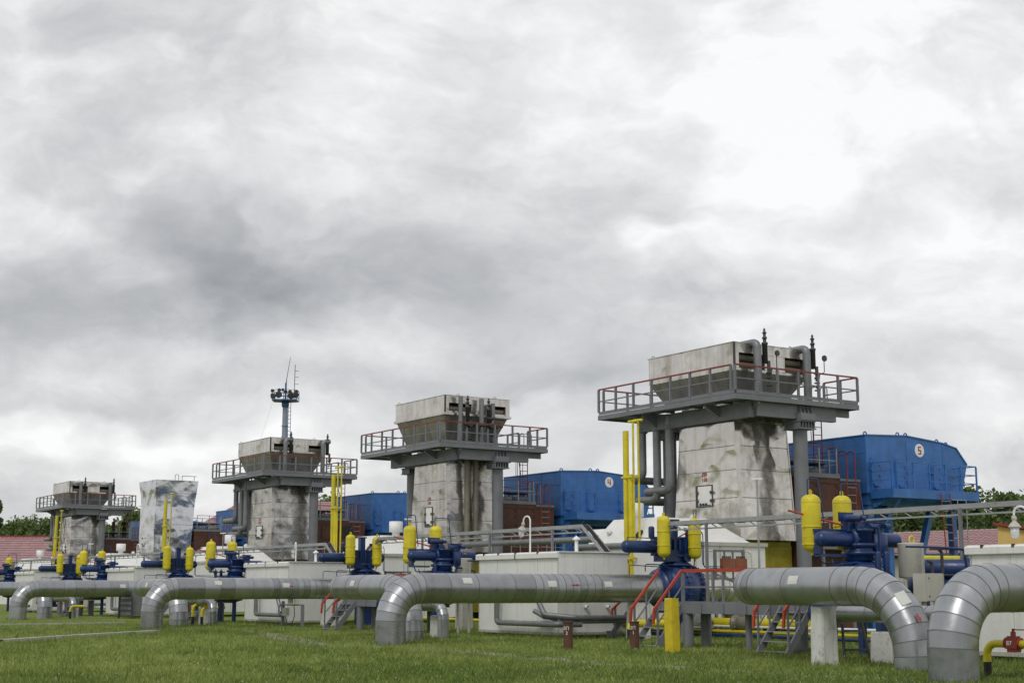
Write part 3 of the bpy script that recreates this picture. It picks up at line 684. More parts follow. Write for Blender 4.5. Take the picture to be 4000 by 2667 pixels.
# ---- exhaust towers
TW = ['silver exhaust tower with three grey pipes, beside the blue house numbered 5',
      'silver exhaust tower with two stained pipes running down its face',
      'silver exhaust tower with three grey pipes, standing before the floodlight mast',
      'flared silver tower of dented sheet metal without any platform',
      'farthest silver exhaust tower, left of the two workers, above the red roof']
def hood_top(t, y0, zm, zt, style):
    m = MB(); m.band = .5
    m.hexa([(38.2, 42.1 + y0, 9.1), (41., 42.1 + y0, 9.1), (41., 46.2 + y0, 9.1), (38.2, 46.2 + y0, 9.1), (37.72, 41.5 + y0, zm), (41.72, 41.5 + y0, zm), (41.72, 46.78 + y0, zm), (37.72, 46.78 + y0, zm)])
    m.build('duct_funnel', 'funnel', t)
    m = MB(); a, b = zm + .003, zt
    m.band = .75; m.box(37.7, 42.2 + y0, a, 41.75, 46.8 + y0, b)
    m.band = .6; m.box(37.7, 41.45 + y0, a, 37.95, 42.2 + y0, b); m.band = .3; m.box(41.5, 41.45 + y0, a, 41.75, 42.2 + y0, b)
    m.band = .55; m.box(37.952, 41.45 + y0, b - .38, 41.498, 42.2 + y0, b); m.band = .4; m.box(39.35, 41.47 + y0, a + .1, 40.45, 42.2 + y0, b - .382)
    m.band = .2; m.box(37.96, 41.5 + y0, a, 41.49, 42.2 + y0, a + .1)
    m.m = 1; m.box(37.68, 41.43 + y0, a, 37.76, 41.49 + y0, b + .02); m.m = 0
    m.box(37.66, 41.42 + y0, b + .004, 41.8, 46.84 + y0, b + .03)
    if style == 1: m.box(37.62, 41.38 + y0, a - .12, 41.82, 46.88 + y0, a - .002)
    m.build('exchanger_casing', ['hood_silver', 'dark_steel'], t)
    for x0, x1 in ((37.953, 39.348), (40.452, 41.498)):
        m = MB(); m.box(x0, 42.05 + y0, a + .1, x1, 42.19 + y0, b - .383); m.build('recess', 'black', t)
        for z in (a + .25, a + .56):
            if z > b - .45: continue
            m = MB(); m.cyl((x0 + .1, 41.72 + y0, z), (x1 - .05, 41.72 + y0, z), .14, n=14); m.build('header_pipe', 'stained_pipe', t)
    if style == 1:
        for x, zl, r in ((38.45, zt - .05, .12), (38.85, zt - .35, .1), (39.75, zt - .1, .13), (40.15, zt - .4, .1), (40.45, zt - .3, .12)):
            m = MB(); m.cyl((x, 41.1 + y0, 9.0), (x, 41.1 + y0, zl), r, n=14); m.build('riser_pipe', 'grey_pipe', t)
        vs = ((38.86, zt - .3), (40.16, zt - .35))
        m = MB(); [m.cyl((x, 41.0 + y0, z), (x, 40.75 + y0, z), .14, n=12) for x, z in ((38.9, 10.1), (39.3, 10.1), (40.2, 10.1), (40.6, 10.1))]; m.cyl((38.6, 41. + y0, 10.1), (41.0, 41. + y0, 10.1), .07); m.cyl((40.5, 41. + y0, 10.0), (40.5, 41. + y0, 10.6), .06); m.cyl((40., 41. + y0, 10.5), (41.1, 41. + y0, 10.5), .07); m.build('valve_wheel', 'dark_steel', t)
    else:
        for x in (38.62, 41.32):
            m = MB(); r = .165 if style == 0 else .15
            if style in (0, 2): m.tube([(x, 41.1 + y0, 9.1), (x, 41.1 + y0, zt + .02), (x, 42.0 + y0, zt + .02)] if style == 0 else [(x, 41.1 + y0, 9.1), (x, 41.1 + y0, zt - .1), (x + .5, 41.1 + y0, zt - .1)], .22, r, 18)
            else: m.cyl((x, 41.1 + y0, 9.1), (x, 41.1 + y0, zt - .1), r, n=16)
            m.build('riser_pipe', 'grey_pipe', t)
        vs = ((38.98, zt + .3 if style == 0 else zt + .1), (41.62, zt + .3 if style == 0 else zt + .1))
    for x, z in vs:
        m = MB(); m.lathe((x, 41.05 + y0, z - 1.1), (0, 0, 1), [(0, .11), (.75, .11), (.76, .13), (.84, .13), (.85, .07), (.98, .07), (.99, .1), (1.06, .1), (1.07, .06), (1.2, .06), (1.21, .09), (1.26, .09), (1.27, .04), (1.36, .05), (1.42, .02)], 12)
        m.cyl((x + .12, 40.98 + y0, z - 1.6), (x + .12, 40.98 + y0, z - 1.0), .07); m.cyl((x + .05, 40.95 + y0, z - 1.9), (x + .25, 40.95 + y0, z - 1.3), .035)
        for q in (.3, .5, .8): m.lathe((x + .12, 40.98 + y0, z - 1.2 - q), (0, 0, 1), [(0, .12), (.04, .12)], 10)
        m.build('relief_valve', 'dark_steel', t)
    if style == 0:
        m = MB(); m.lathe((39.55, 40.98 + y0, 10.85), (0, -1, 0), [(0, .12), (.05, .12)], 16); m.cyl((39.55, 41 + y0, 10.0), (39.55, 41 + y0, 10.75), .02); m.build('pressure_gauge', 'dark_steel', t)
        m = MB(); m.lathe((42.3, 41.1 + y0, 10.9), (0, -1, 0), [(0, .13), (.05, .13)], 16); m.tube([(41.7, 41.1 + y0, 10.2), (42.3, 41.1 + y0, 10.3), (42.3, 41.1 + y0, 10.8)], .1, .018, 6); m.build('pressure_gauge', 'dark_steel', t)
    for x, y in ((38.6, 41.6), (37.8, 46.6), (40.9, 41.6), (39.5, 44)):
        m = MB(); m.sweep([(x + .09 * math.cos(a), y + y0, zt + .03 + .1 * math.sin(a)) for a in [i * math.pi / 6 for i in range(7)]], .014, 6); m.build('lifting_eye', 'dark_steel', t)

def casing(t, y0, mat, top=8.15, rows=(3.5, 5.15, 6.25, 7.2, 8.15)):
    b0 = (38.2, 41.16, 41.88, 45.95); b1 = (38.2, 41.0, 42.1, 45.42); rng = random.Random(int(y0))
    m = MB()
    def at(z):
        f = (z - 3.5) / (8.15 - 3.5); return [a + (b - a) * f for a, b in zip(b0, b1)]
    for i, (za, zb) in enumerate(zip(rows, rows[1:])):
        e = .006 * (i % 2); A = at(za); B = at(zb); m.band = rng.random()
        m.hexa([(A[0] - e, A[2] + y0 - e, za), (A[1] + e, A[2] + y0 - e, za), (A[1] + e, A[3] + y0 + e, za), (A[0] - e, A[3] + y0 + e, za),
                (B[0] - e, B[2] + y0 - e, zb - .004), (B[1] + e, B[2] + y0 - e, zb - .004), (B[1] + e, B[3] + y0 + e, zb - .004), (B[0] - e, B[3] + y0 + e, zb - .004)])
        m.m = 1; q = .012; m.hexa([(B[0] - q, B[2] + y0 - q, zb - .012), (B[1] + q, B[2] + y0 - q, zb - .012), (B[1] + q, B[3] + y0 + q, zb - .012), (B[0] - q, B[3] + y0 + q, zb - .012), (B[0] - q, B[2] + y0 - q, zb + .012), (B[1] + q, B[2] + y0 - q, zb + .012), (B[1] + q, B[3] + y0 + q, zb + .012), (B[0] - q, B[3] + y0 + q, zb + .012)]); m.m = 0
    # corner flashing
    for (i, j) in ((0, 2), (1, 2)):
        A = at(3.5); B = at(8.13); s = -1 if i == 0 else 1
        m.band = .2; m.bar((A[i], A[2] + y0, 3.5), (B[i], B[2] + y0, 8.13), .05, .05)
    m.band = .15; A = at(3.6); B = at(8.0); m.hexa([(A[0] - .008, A[2] + y0 - .03, 3.6), (A[0] + .16, A[2] + y0 - .03, 3.6), (A[0] + .16, A[2] + y0 + .02, 3.6), (A[0] - .008, A[2] + y0 + .02, 3.6), (B[0] - .008, B[2] + y0 - .03, 8.0), (B[0] + .22, B[2] + y0 - .03, 8.0), (B[0] + .22, B[2] + y0 + .02, 8.0), (B[0] - .008, B[2] + y0 + .02, 8.0)])
    m.band = .35; m.box(38.3, 42.2 + y0, 8.17, 40.9, 45.4 + y0, 9.2)
    m.build('tower_casing', [mat, 'seam'], t)
def hatch(t, y0, ya, yb, za, zb, lab=None):
    m = MB(); x = 38.2
    m.m = 1; m.box(x - .03, ya - .03 + y0, za - .04, x + .01, yb + .14 + y0, zb + .05); m.m = 0
    m.box(x - .06, ya + y0, za, x - .032, yb - .04 + y0, zb); o = m.build('access_door', ['white', 'dark_steel'], t)
    m = MB()
    for z in (za + .15, za + .6 * (zb - za)): m.box(x - .12, yb - .09 + y0, z, x - .062, yb + .03 + y0, z + .12); m.box(x - .11, ya - .03 + y0, z, x - .062, ya + .04 + y0, z + .12)
    m.box(x - .08, ya + .02 + y0, za + .02, x - .062, yb - .06 + y0, za + .05)
    for f in (.3, .5, .7): m.box(x - .14, ya + (yb - ya) * f + y0, za + .02, x - .062, ya + (yb - ya) * f + .05 + y0, za + .12)
    m.build('latch', 'dark_steel', o)
    text_mesh('lettering', 'ДВ\n118', .22, 'text_red', t, face_mtx((x - .022, (ya + yb) / 2 + y0 + .02, zb + .36), (0, -1, 0), (0, 0, 1)))
def platform(t, y0, zb, style):
    xa, xb, ya, yb = 36.85, 43.6, 40.5 + y0, 49.3 + y0
    m = MB()
    m.box(xa, ya, zb, xa + .06, yb, zb + .2); m.box(xb - .06, ya, zb, xb, yb, zb + .2); m.box(xa + .061, ya, zb, xb - .061, ya + .06, zb + .2); m.box(xa + .061, yb - .06, zb, xb - .061, yb, zb + .2)
    # deck strips round the duct
    for bx in ((xa + .062, ya + .062, 38.1, yb - .062), (41.8, ya + .062, xb - .062, yb - .062), (38.102, ya + .062, 41.798, 42.0 + y0), (38.102, 46.9 + y0, 41.798, yb - .062)):
        m.box(bx[0], bx[1], zb + .1, bx[2], bx[3], zb + .14)
    for q in (42.0, 43.8, 45.6, 47.4): m.box(xa + .07, q + y0, zb + .005, 38.08, q + .08 + y0, zb + .095)
    m.build('deck', 'grey_steel', t)
    m = MB()
    for x in (38.05, 41.35): m.box(x - .13, 40.9 + y0, zb - .6, x + .13, 47.7 + y0, zb - .003)
    for q in (40.75, 47.1): m.box(38.2 if q > 41 else 38.19, q + y0, zb - .55, 42.5, q + .24 + y0, zb - .004)
    for q in (42.6, 46.6):
        m.prism([(37.2, q + y0, zb - .12), (38.0, q + y0, zb - .5), (38.0, q + y0, zb - .004), (37.2, q + y0, zb - .004)], (0, .12, 0))
        m.prism([(43.4, q + y0, zb - .12), (41.48, q + y0, zb - .5), (41.48, q + y0, zb - .004), (43.4, q + y0, zb - .004)], (0, .12, 0))
    m.prism([(38.1, 40.6 + y0, zb - .12), (38.1, 40.88 + y0, zb - .3), (38.1, 40.88 + y0, zb - .004), (38.1, 40.6 + y0, zb - .004)], (.12, 0, 0))
    m.box(41.7, 40.88 + y0, zb - .3, 43.4, 41.0 + y0, zb - .006)
    m.build('support_beam', 'grey_steel', t)
    zr = zb + .33
    p = [(xa + .03, ya + .03, zr), (xb - .03, ya + .03, zr), (xb - .03, ya + 1.9, zr)]
    railing(t, [(xa + .03, yb - .03, zr), (xa + .03, ya + .25, zr)], 1.0, 1.2, .085, (.48,), toe=0)
    railing(t, p, 1.0, 1.1, .085, (.48,), toe=0)
    railing(t, [(xb - .03, ya + 2.8, zr), (xb - .03, yb - 1.5, zr)], 1.0, 1.25, .085, (.48,), toe=0)
    railing(t, [(xa + .3, yb - .03, zr), (xb - 1.2, yb - .03, zr)], 1.0, 1.25, .085, (.48,), toe=0)
    m = MB(); m.box(xa + .01, ya + .08, zb + .22, xa + .03, yb - .05, zb + .36); m.box(xa + .08, ya + .01, zb + .22, xb - .05, ya + .03, zb + .36); m.box(xb - .03, ya + .05, zb + .22, xb - .01, yb - .05, zb + .36); m.build('toe_board', 'grey_steel', t)
    for nm, px, py in (('a', 40.7, 41.0), ('b', 38.85, 46.9)):
        m = MB(); m.cyl((px, py + y0, G - .2), (px, py + y0, zb - .95), .29, n=28); o = m.build('support_column', 'grey_steel', t)
        c = MB(); z = zb - .95
        c.box(px - .46, py - .46 + y0, z, px + .46, py + .46 + y0, z + .05); c.box(px - .46, py - .46 + y0, z + .30, px + .46, py + .46 + y0, z + .35)
        for i in range(6):
            q = px - .4 + i * .16; c.box(q - .018, py - .43 + y0, z + .052, q + .018, py + .43 + y0, z + .298)
        c.cyl((px, py + y0, z + .05), (px, py + y0, z + .3), .27, n=20)
        if nm == 'a':
            c.box(px - .4, py - .5 + y0, z + .352, px + .4, py - .27 + y0, z + .62)
            for i in range(4): c.prism([(px - .3 + i * .2, py - .47 + y0, z + .62), (px - .3 + i * .2, py - .27 + y0, z + .62), (px - .3 + i * .2, py - .27 + y0, z + .93)], (.025, 0, 0))
        c.build('capital', 'grey_steel', o)
    # ladder from the cabin roof with a cage
    l = ladder(t, (43.7, 43.0 + y0, 6.35), (43.7, 43.0 + y0, zb + .2), .5, (1, 0, 0), .33)
    m = MB()
    for z in (zb - 1.1, zb - .15, zb + 1.3):
        m.sweep([(43.7 - .32 * math.cos(a), 43.0 + y0 + .62 * math.sin(a), z) for a in [i * math.pi / 10 for i in range(11)]], .022, 6)
    for a in (.25, .5, .75): m.cyl((43.7 - .32 * math.cos(a * math.pi), 43.0 + y0 + .62 * math.sin(a * math.pi), zb - 1.1), (43.7 - .32 * math.cos(a * math.pi), 43.0 + y0 + .62 * math.sin(a * math.pi), zb - .15), .018, n=6)
    m.bar((43.4, 43.1 + y0, zb - .1), (43.9, 43.55 + y0, zb - 1.05), .03)
    for sx in (43.45, 43.95): m.tube([(sx, 43.0 + y0, zb + .2), (sx, 43.0 + y0, zb + 1.25), (sx, 42.6 + y0, zb + 1.25), (sx, 42.6 + y0, zb + .3)], .15, .025, 6)
    m.build('ladder_cage', 'grey_steel', t)
for k in range(5):
    y0 = k * D
    t = thing('exhaust_tower', TW[k], 'tower', (39.6, 44 + y0, G), 'silver exhaust towers')
    if k == 3:
        m = MB(); rng = random.Random(4)
        rows = [(3.6, 38.2, 41.1, 41.85, 45.1), (5.2, 38.2, 41.15, 41.9, 45.2), (6.6, 38.2, 41.27, 41.95, 45.3), (8.0, 38.2, 41.36, 42.0, 45.4), (9.05, 38.15, 41.48, 41.97, 45.52), (10.08, 38.1, 41.6, 41.93, 45.9)]
        for a, b in zip(rows, rows[1:]):
            m.band = rng.random(); z0, z1 = a[0], b[0] - .004
            m.hexa([(a[1], a[3] + y0, z0), (a[2], a[3] + y0, z0), (a[2], a[4] + y0, z0), (a[1], a[4] + y0, z0), (b[1], b[3] + y0, z1), (b[2], b[3] + y0, z1), (b[2], b[4] + y0, z1), (b[1], b[4] + y0, z1)])
        m.band = .9; m.box(38.12, 41.9 + y0, 3.7, 38.19, 45.36 + y0, 8.0)
        m.m = 1; [m.box(38.1 - .0, 41.93 + y0, z - .012, 41.35 + (z - 6) * .07, 42.1 + y0, z + .012) for z in (9.05, 6.6)]
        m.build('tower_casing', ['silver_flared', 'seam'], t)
        hatch(t, y0, 43.9, 44.6, 4.9, 5.9)
        m = MB()
        for x in (40.3, 41.3): m.cyl((x, 42.1 + y0, 10.05), (x, 42.1 + y0, 10.45), .025, n=6)
        m.cyl((40.3, 42.1 + y0, 10.45), (41.5, 42.1 + y0, 10.45), .025, n=6); m.tube([(40.2, 42.6 + y0, 10.05), (40.2, 42.6 + y0, 10.6), (39.9, 42.6 + y0, 10.6), (39.9, 42.6 + y0, 10.05)], .15, .025, 6)
        m.build('roof_rail', 'grey_steel', t)
        continue
    st = {0: 0, 1: 1, 2: 2, 4: 3}[k]
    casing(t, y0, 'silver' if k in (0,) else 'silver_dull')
    hatch(t, y0, 43.5, 44.35, 4.88, 5.68) if k != 1 else hatch(t, y0, 43.5, 44.15, 4.88, 5.85)
    hood_top(t, y0, {0: 10.1, 1: 10.72, 2: 10.45, 4: 10.27}[k], {0: 11.2, 1: 11.62, 2: 11.36, 4: 11.28}[k], st)
    platform(t, y0, 8.8, st)
    if st != 1:
        for i, (py, zt_, zb_) in enumerate(((47.75, 8.7, 6.25), (46.75, 8.7, 5.3), (45.9, 8.8, 5.65))):
            x = 38.05 - .02 * i; r = .17; rl = 1.2 + .25 * i if k == 0 else 2.2
            m = MB(); clad_pipe(m, [(x, py + y0, zt_), (x, py + y0, zb_), (x, py + rl + y0, zb_), (x + 2.6, py + rl + y0, zb_)], [.3, .3], r, 1.2, 4, 18)
            m.m = 0; m.lathe((x, py + y0, 8.15), (0, 0, 1), [(0, r), (.01, r + .06), (.07, r + .06), (.08, r + .01), (.12, r + .06), (.18, r + .06), (.19, r)], 18)
            m.build('cooling_pipe', ['grey_pipe', 'seam'], t)
    else:
        for x, r in ((39.22, .15), (39.75, .15)):
            m = MB(); clad_pipe(m, [(x, 41.65 + y0, 8.7), (x, 41.65 + y0, 3.9)], .2, r, 1.6, 4, 18); m.build('front_pipe', ['stained_pipe', 'seam'], t)
# long grey pipes between tower foot and next enclosure
m = MB(); clad_pipe(m, [(39.1, 63.5, 3.8), (37.6, 62.0, 3.8), (37.6, 46.0, 3.72)], .4, .14, 1.3, 4, 18)
tag(m.build('transfer_pipe', ['grey_pipe', 'seam'], None, (37.6, 54, 3.8)), 'long grey overhead pipe with brown left end, leaving the tower with stained pipes', 'pipe')
m = MB(); clad_pipe(m, [(35.4, 47.45, 3.24), (34.0, 47.2, 3.24), (34.0, 42.6, 3.24)], .35, .125, 1., 4, 18)
tag(m.build('transfer_pipe', ['grey_pipe', 'seam'], None, (34, 45, 3.2)), 'shorter grey pipe with an elbow at its left end, above the long white cabin roof', 'pipe')

# ---- brown machine cabins with fans, rails and ladder on the roof
CB = ['brown metal cabin between the rightmost tower and the blue house numbered 5', 'brown metal cabin beside the blue house numbered 4',
      'brown metal cabin with an open hatch, right of the middle tower', 'brown metal cabin right of the flared tower', 'brown metal cabin carrying two workers, far left']
for k in range(5):
    y0 = k * D; xa, xb, ya, yb, zt = 41.4, 44.95, 41.9 + y0, 46.6 + y0, 6.1
    t = thing('machine_cabin', CB[k], 'cabin', (43.2, 44.2 + y0, G), 'brown machine cabins')
    m = MB(); m.box(xa, ya, G - .1, xb, yb, zt); m.build('wall', 'cabin_brown', t)
    m = MB()
    for x in (42.55, 43.7): m.box(x - .02, ya - .02, 3.3, x + .02, ya - .002, zt - .05)
    m.box(xa, ya - .025, 4.68, xb, ya - .003, 4.74); m.box(xa, ya - .03, zt - .22, xb, ya - .003, zt - .16)
    for x in (42.5, 43.65):
        for z in (4.95, 5.4, 5.75): m.box(x - .12, ya - .06, z, x - .02, ya - .026, z + .06)
    m.build('door_strip', 'rust_brown', t)
    if k == 2:
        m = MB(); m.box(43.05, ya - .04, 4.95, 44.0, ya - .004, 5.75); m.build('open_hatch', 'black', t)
        m = MB(); m.box(41.75, ya - .06, 4.9, 42.75, ya - .004, 5.8); m.build('hatch_door', 'rust_brown', t)
    m = MB(); m.box(xa - .02, ya - .04, zt + .004, 43.75, yb, zt + .18)
    for fx in (42.3, 43.3): m.lathe((fx, ya + 1.2, zt + .18), (0, 0, 1), [(0, .62), (.25, .62), (.26, .55)], 24)
    m.box(43.76, ya - .04, zt - .1, xb, yb, zt - .0 + .004); m.build('roof_deck', 'grey_steel', t)
    for fx, fy in ((42.3, 1.2), (43.3, 1.2), (42.8, 3.2)):
        m = MB(); m.lathe((fx, ya + fy, zt + .62), (0, 0, 1), [(0, .6), (.02, .66), (.08, .6)], 24)
        for a in range(4): m.cyl((fx + .45 * math.cos(a * 1.57), ya + fy + .45 * math.sin(a * 1.57), zt + .2), (fx + .45 * math.cos(a * 1.57), ya + fy + .45 * math.sin(a * 1.57), zt + .62), .025, n=6)
        m.build('fan_cover', 'dark_steel', t)
    zr = zt + .18
    railing(t, [(xa + .2, ya - .02, zr), (43.6, ya - .02, zr), (43.7, ya + .5, zr)], 1.08, 1.0, .045, (.5,), steel='galv_rail', top_w=.045)
    railing(t, [(xa + .2, yb - .1, zr), (xb - .05, yb - .1, zr), (xb - .05, ya + 1.2, zr)], 1.08, 1.1, .045, (.5,), steel='galv_rail', top_w=.045)
    ladder(t, (44.25, ya - .2, 2.6), (44.25, ya - .2, 6.05), .5, (1, 0, 0), .3, 'rail_red', 'galv_rail', .024)
    m = MB()
    for x in (44.0, 44.5): m.tube([(x, ya - .2, 6.0), (x, ya - .2, 7.25), (x, ya + .25, 7.25), (x, ya + .3, 6.1)], .18, .026, 8)
    m.build('ladder_hoop', 'rail_red', t)
    # service walkway rails in front
    o = railing(t, [(41.5, ya - 1.0, 3.3), (44.9, ya - 1.0, 3.3)], 1.0, .6, .035, (.5,), steel='galv_rail', top_w=.04)
    m = MB(); m.box(41.4, ya - 1.1, 3.16, 45, ya - .05, 3.25); [m.box(x, ya - 1.05, G - .1, x + .1, ya - .95, 3.16) for x in (41.6, 43.2, 44.8)]; m.build('service_walkway', 'grey_steel', t)
    m = MB(); [m.box(42.6, ya - .05, 3.5 + i * .12, 43.5, ya - .004, 3.57 + i * .12) for i in range(5)]; m.build('louvre', 'rust_brown', t)

# ---- blue air filter houses on legs
FH = ['blue air filter house on legs with a red 5 on a white disc', 'blue air filter house with a red 4 on a white disc', 'blue air filter house whose number disc is half hidden by the stained tower',
      'blue air filter house seen left of the middle tower behind its grey pipes', 'blue air filter house just left of the flared tower']
def digit(n):
    B = {5: [(-.09, .12, .1, .17), (-.09, .0, -.035, .12), (-.09, -.03, .1, .025), (.045, -.13, .1, -.03), (-.09, -.17, .1, -.115)],
         4: [(-.11, -.01, -.055, .17), (-.055, -.06, .05, -.01), (.05, -.17, .105, .17), (-.11, -.06, -.055, -.01)],
         3: [(-.09, .12, .045, .17), (-.09, -.025, .045, .025), (.045, -.17, .1, .17), (-.09, -.17, .045, -.12)]}
    return B[n]
for k in range(5):
    y0 = k * D; ya, yb = 42.0 + y0, 47.8 + y0
    t = thing('filter_house', FH[k], 'filter house', (48.6, 45 + y0, G), 'blue air filter houses')
    prof = [(45.5, 5.58), (45.5, 8.02), (48.0, 8.12), (50.33, 7.93), (51.24, 7.75), (51.92, 7.04), (51.5, 5.68)]
    m = MB(); m.prism([(x, ya, z) for x, z in prof], (0, yb - ya, 0)); m.build('housing', 'house_blue', t)
    m = MB()
    for (x0, z0), (x1, z1) in zip(prof[1:5], prof[2:6]): m.bar((x0, ya - .01, z0 + .015), (x1, ya - .01, z1 + .015), .06, .05)
    m.bar((45.49, ya, 8.03), (45.49, yb, 8.03), .05, .05)
    for x in (50.33, 48.0): m.box(x - .012, ya - .015, 5.8, x + .012, ya - .001, 7.9)
    for q in (1.9, 3.8): m.box(45.485, ya + q - .012, 5.6, 45.499, ya + q + .012, 8.0)
    m.box(45.485, ya, 7.28, 45.499, yb, 7.3)
    m.build('seam_trim', 'house_blue', t)
    for x, z in ((45.6, 8.05), (47.6, 8.13), (48.1, 8.13), (50.1, 7.97), (50.7, 7.87)):
        m = MB(); m.sweep([(x + .1 * math.cos(a), ya + .1, z + .13 * math.sin(a)) for a in [i * math.pi / 6 for i in range(7)]], .03, 6); m.build('lifting_eye', 'house_blue', t)
    for x in (45.95, 47.5, 49.75):
        m = MB(); q = [(x - .26, 5.86), (x - .26, 6.9), (x - .16, 7.08), (x + .16, 7.08), (x + .26, 6.9), (x + .26, 5.98), (x + .16, 5.84), (x - .16, 5.84)]
        m.prism([(a, ya - .07, b) for a, b in q], (0, .068, 0)); cx = sum(a for a, b in q) / 8; cz = sum(b for a, b in q) / 8
        m.prism([(cx + (a - cx) * .72, ya - .045 - .06, cz + (b - cz) * .8) for a, b in q], (0, .03, 0))
        o = m.build('hatch_door', 'house_blue', t)
        h = MB(); [h.box(x + .2, ya - .14, z, x + .34, ya - .072, z + .06) for z in (6.3, 6.75)]; h.box(x - .32, ya - .12, 6.55, x - .2, ya - .072, 6.62)
        h.prism([(x - .22, ya - .2, 5.98), (x + .22, ya - .2, 5.98), (x + .18, ya - .2, 5.88), (x - .18, ya - .2, 5.88)], (0, .128, 0)); h.build('handle', 'house_blue', o)
    if k < 3:
        m = MB(); m.lathe((48.84, ya, 7.54), (0, -1, 0), [(-.002, .29), (.012, .29)], 40); o = m.build('number_sign', 'white_clean', t)
        m = MB()
        for a, b, c, d in digit({0: 5, 1: 4, 2: 3}[k]): m.box(48.84 + a, ya - .022, 7.54 + b, 48.84 + c, ya - .0125, 7.54 + d)
        m.build('number', 'text_red', o)
    m = MB(); bx0, bx1, by0 = 45.72, 51.0, 40.78 + y0
    m.box(bx0, by0, 5.40, bx1, ya - .004, 5.55); m.box(bx0, by0 - .05, 5.34, bx1, by0 - .002, 5.72); m.box(bx0 - .05, by0 - .05, 5.34, bx0 - .002, ya, 5.72); m.box(bx1 + .002, by0 - .05, 5.34, bx1 + .05, ya + .6, 5.72)
    m.prism([(45.8, by0 + .1, 5.38), (45.8, ya, 5.38), (45.8, ya, 4.95)], (.1, 0, 0)); m.prism([(50.8, by0 + .1, 5.38), (50.8, ya, 5.38), (50.8, ya, 4.95)], (.1, 0, 0))
    m.build('balcony', 'house_blue', t)
    railing(t, [(bx0, ya - .1, 5.72), (bx0, by0 + .06, 5.72)], 1.12, 1.2, .055, (.33, .66), top='house_blue', steel='house_blue', top_w=.05)
    railing(t, [(bx0 + .25, by0, 5.72), (bx1, by0, 5.72), (bx1, ya + .6, 5.72)], 1.12, 1.05, .06, (.33, .66), top='house_blue', steel='house_blue', top_w=.05)
    m = MB(); m.box(45.6, ya + .1, 5.1, 51.3, ya + .4, 5.578); m.box(45.6, yb - .4, 5.1, 51.3, yb - .1, 5.578); m.box(45.62, ya + .41, 5.1, 45.9, yb - .41, 5.578); m.box(51.0, ya + .41, 5.1, 51.28, yb - .41, 5.578); m.build('floor_beam', 'house_blue', t)
    for x, y in ((45.8, .3), (47.0, .3), (51.1, .3), (45.8, 5.4), (51.1, 5.4)):
        m = MB(); m.box(x - .14, ya + y - .14, G - .1, x + .14, ya + y + .14, 5.098); m.build('leg', 'house_blue', t)
    m = MB(); m.bar((48.2, ya + .3, .9), (49.75, ya + .3, 5.1), .24, .24); m.bar((46.2, by0 + .1, 5.3), (45.75, ya, 3.4), .09); m.bar((47.0, ya + .28, 3.1), (51.1, ya + .28, 3.1), .06); m.build('brace', 'house_blue', t)
    m = MB(); m.box(45.66, ya + .5, .4, 46.9, yb - .6, 5.09); [m.box(45.6, ya + .6 + i * .8, .4, 45.658, ya + .7 + i * .8, 5.09) for i in range(6)]; [m.box(45.75 + i * .35, ya + .44, .4, 45.83 + i * .35, ya + .498, 5.09) for i in range(3)]; m.build('intake_duct', 'house_blue', t)
    ladder(t, (48.95, by0 - .15, 2.3), (48.75, by0 - .15, 5.6), .55, (1, 0, 0), .32, 'rail_red', 'galv_rail')
    m = MB(); [m.cyl((x, by0 - .6, 2.3), (x, by0 - .6, 5.3), .022, n=6) for x in (48.95, 49.5)]; [m.cyl((48.6, by0 - .6, z), (49.5, by0 - .6, z), .02, n=6) for z in (3.7, 5.3)]; m.build('ladder_cage', 'galv_rail', t)
# ------------------------------------------------------------------ cable trays on posts
def tray(lab, ya, yb, z=3.86, x=32.0, r_end=False, l_end=False, posts=()):
    t = thing('cable_tray', lab, 'cable tray', (x, (ya + yb) / 2, G), 'cable trays along the row')
    m = MB()
    m.box(x - .16, ya, z - .04, x - .13, yb, z + .10); m.box(x + .13, ya, z - .04, x + .16, yb, z + .10); m.box(x - .128, ya, z - .015, x + .128, yb, z + .0)
    m.box(x - .14, ya, z - .22, x - .09, yb, z - .17)
    n = int((yb - ya) / .9)
    for i in range(n + 1):
        q = ya + (yb - ya) * i / max(1, n); m.box(x - .128, q - .03, z - .06, x + .3, q + .03, z - .0155)
        if i < n: m.bar((x - .115, q, z - .18), (x - .115, q + .25, z - .05), .035); m.box(x - .08, q + .3, z - .19, x + .35, q + .55, z - .17)
    m.build('tray_channel', 'galv_rail', t)
    for on, q, s in ((r_end, ya, -1), (l_end, yb, 1)):
        if on:
            m = MB(); [m.bar((x + a, q, z + .03), (x + a, q + s * 1.5, z - 1.1), .05, .12) for a in (-.15, .15)]
            m.build('end_slope', 'galv_rail', t)
            m = MB(); [m.tube([(x + a, q - s * .3, z + .06), (x + a, q + s * .1, z + .06), (x + a, q + s * 1.5, z - 1.05)], .1, .025, 6) for a in (-.07, 0, .07)]; m.build('cable_bundle', 'black', t)
    for q in posts:
        m = MB(); m.box(x - .04 - .25, q - .04, G if q < 40 else 2.9, x + .04 - .25, q + .04, z - .02); m.build('post', 'grey_steel', t)
tray('cable tray crossing in front of the rightmost tower to the right edge', 13.0, 38.9, 3.8, posts=(16, 26.0, 36.5))
tray('cable tray with sloping ends above the long white cabin roof', 43.7, 60.0, 3.9, r_end=True, l_end=True, posts=(45.5, 50.0, 55.6))
tray('cable tray passing before the middle tower', 65.6, 84.5, 3.8, r_end=True, posts=(70.5, 76.5, 80.8))
tray('cable tray before the flared tower', 88.4, 104.6, 3.86, l_end=False, posts=(92.5, 98.5, 103))
tray('cable tray with one sloping end near the left edge', 110.3, 126.5, 3.9, l_end=True, posts=(114, 120))

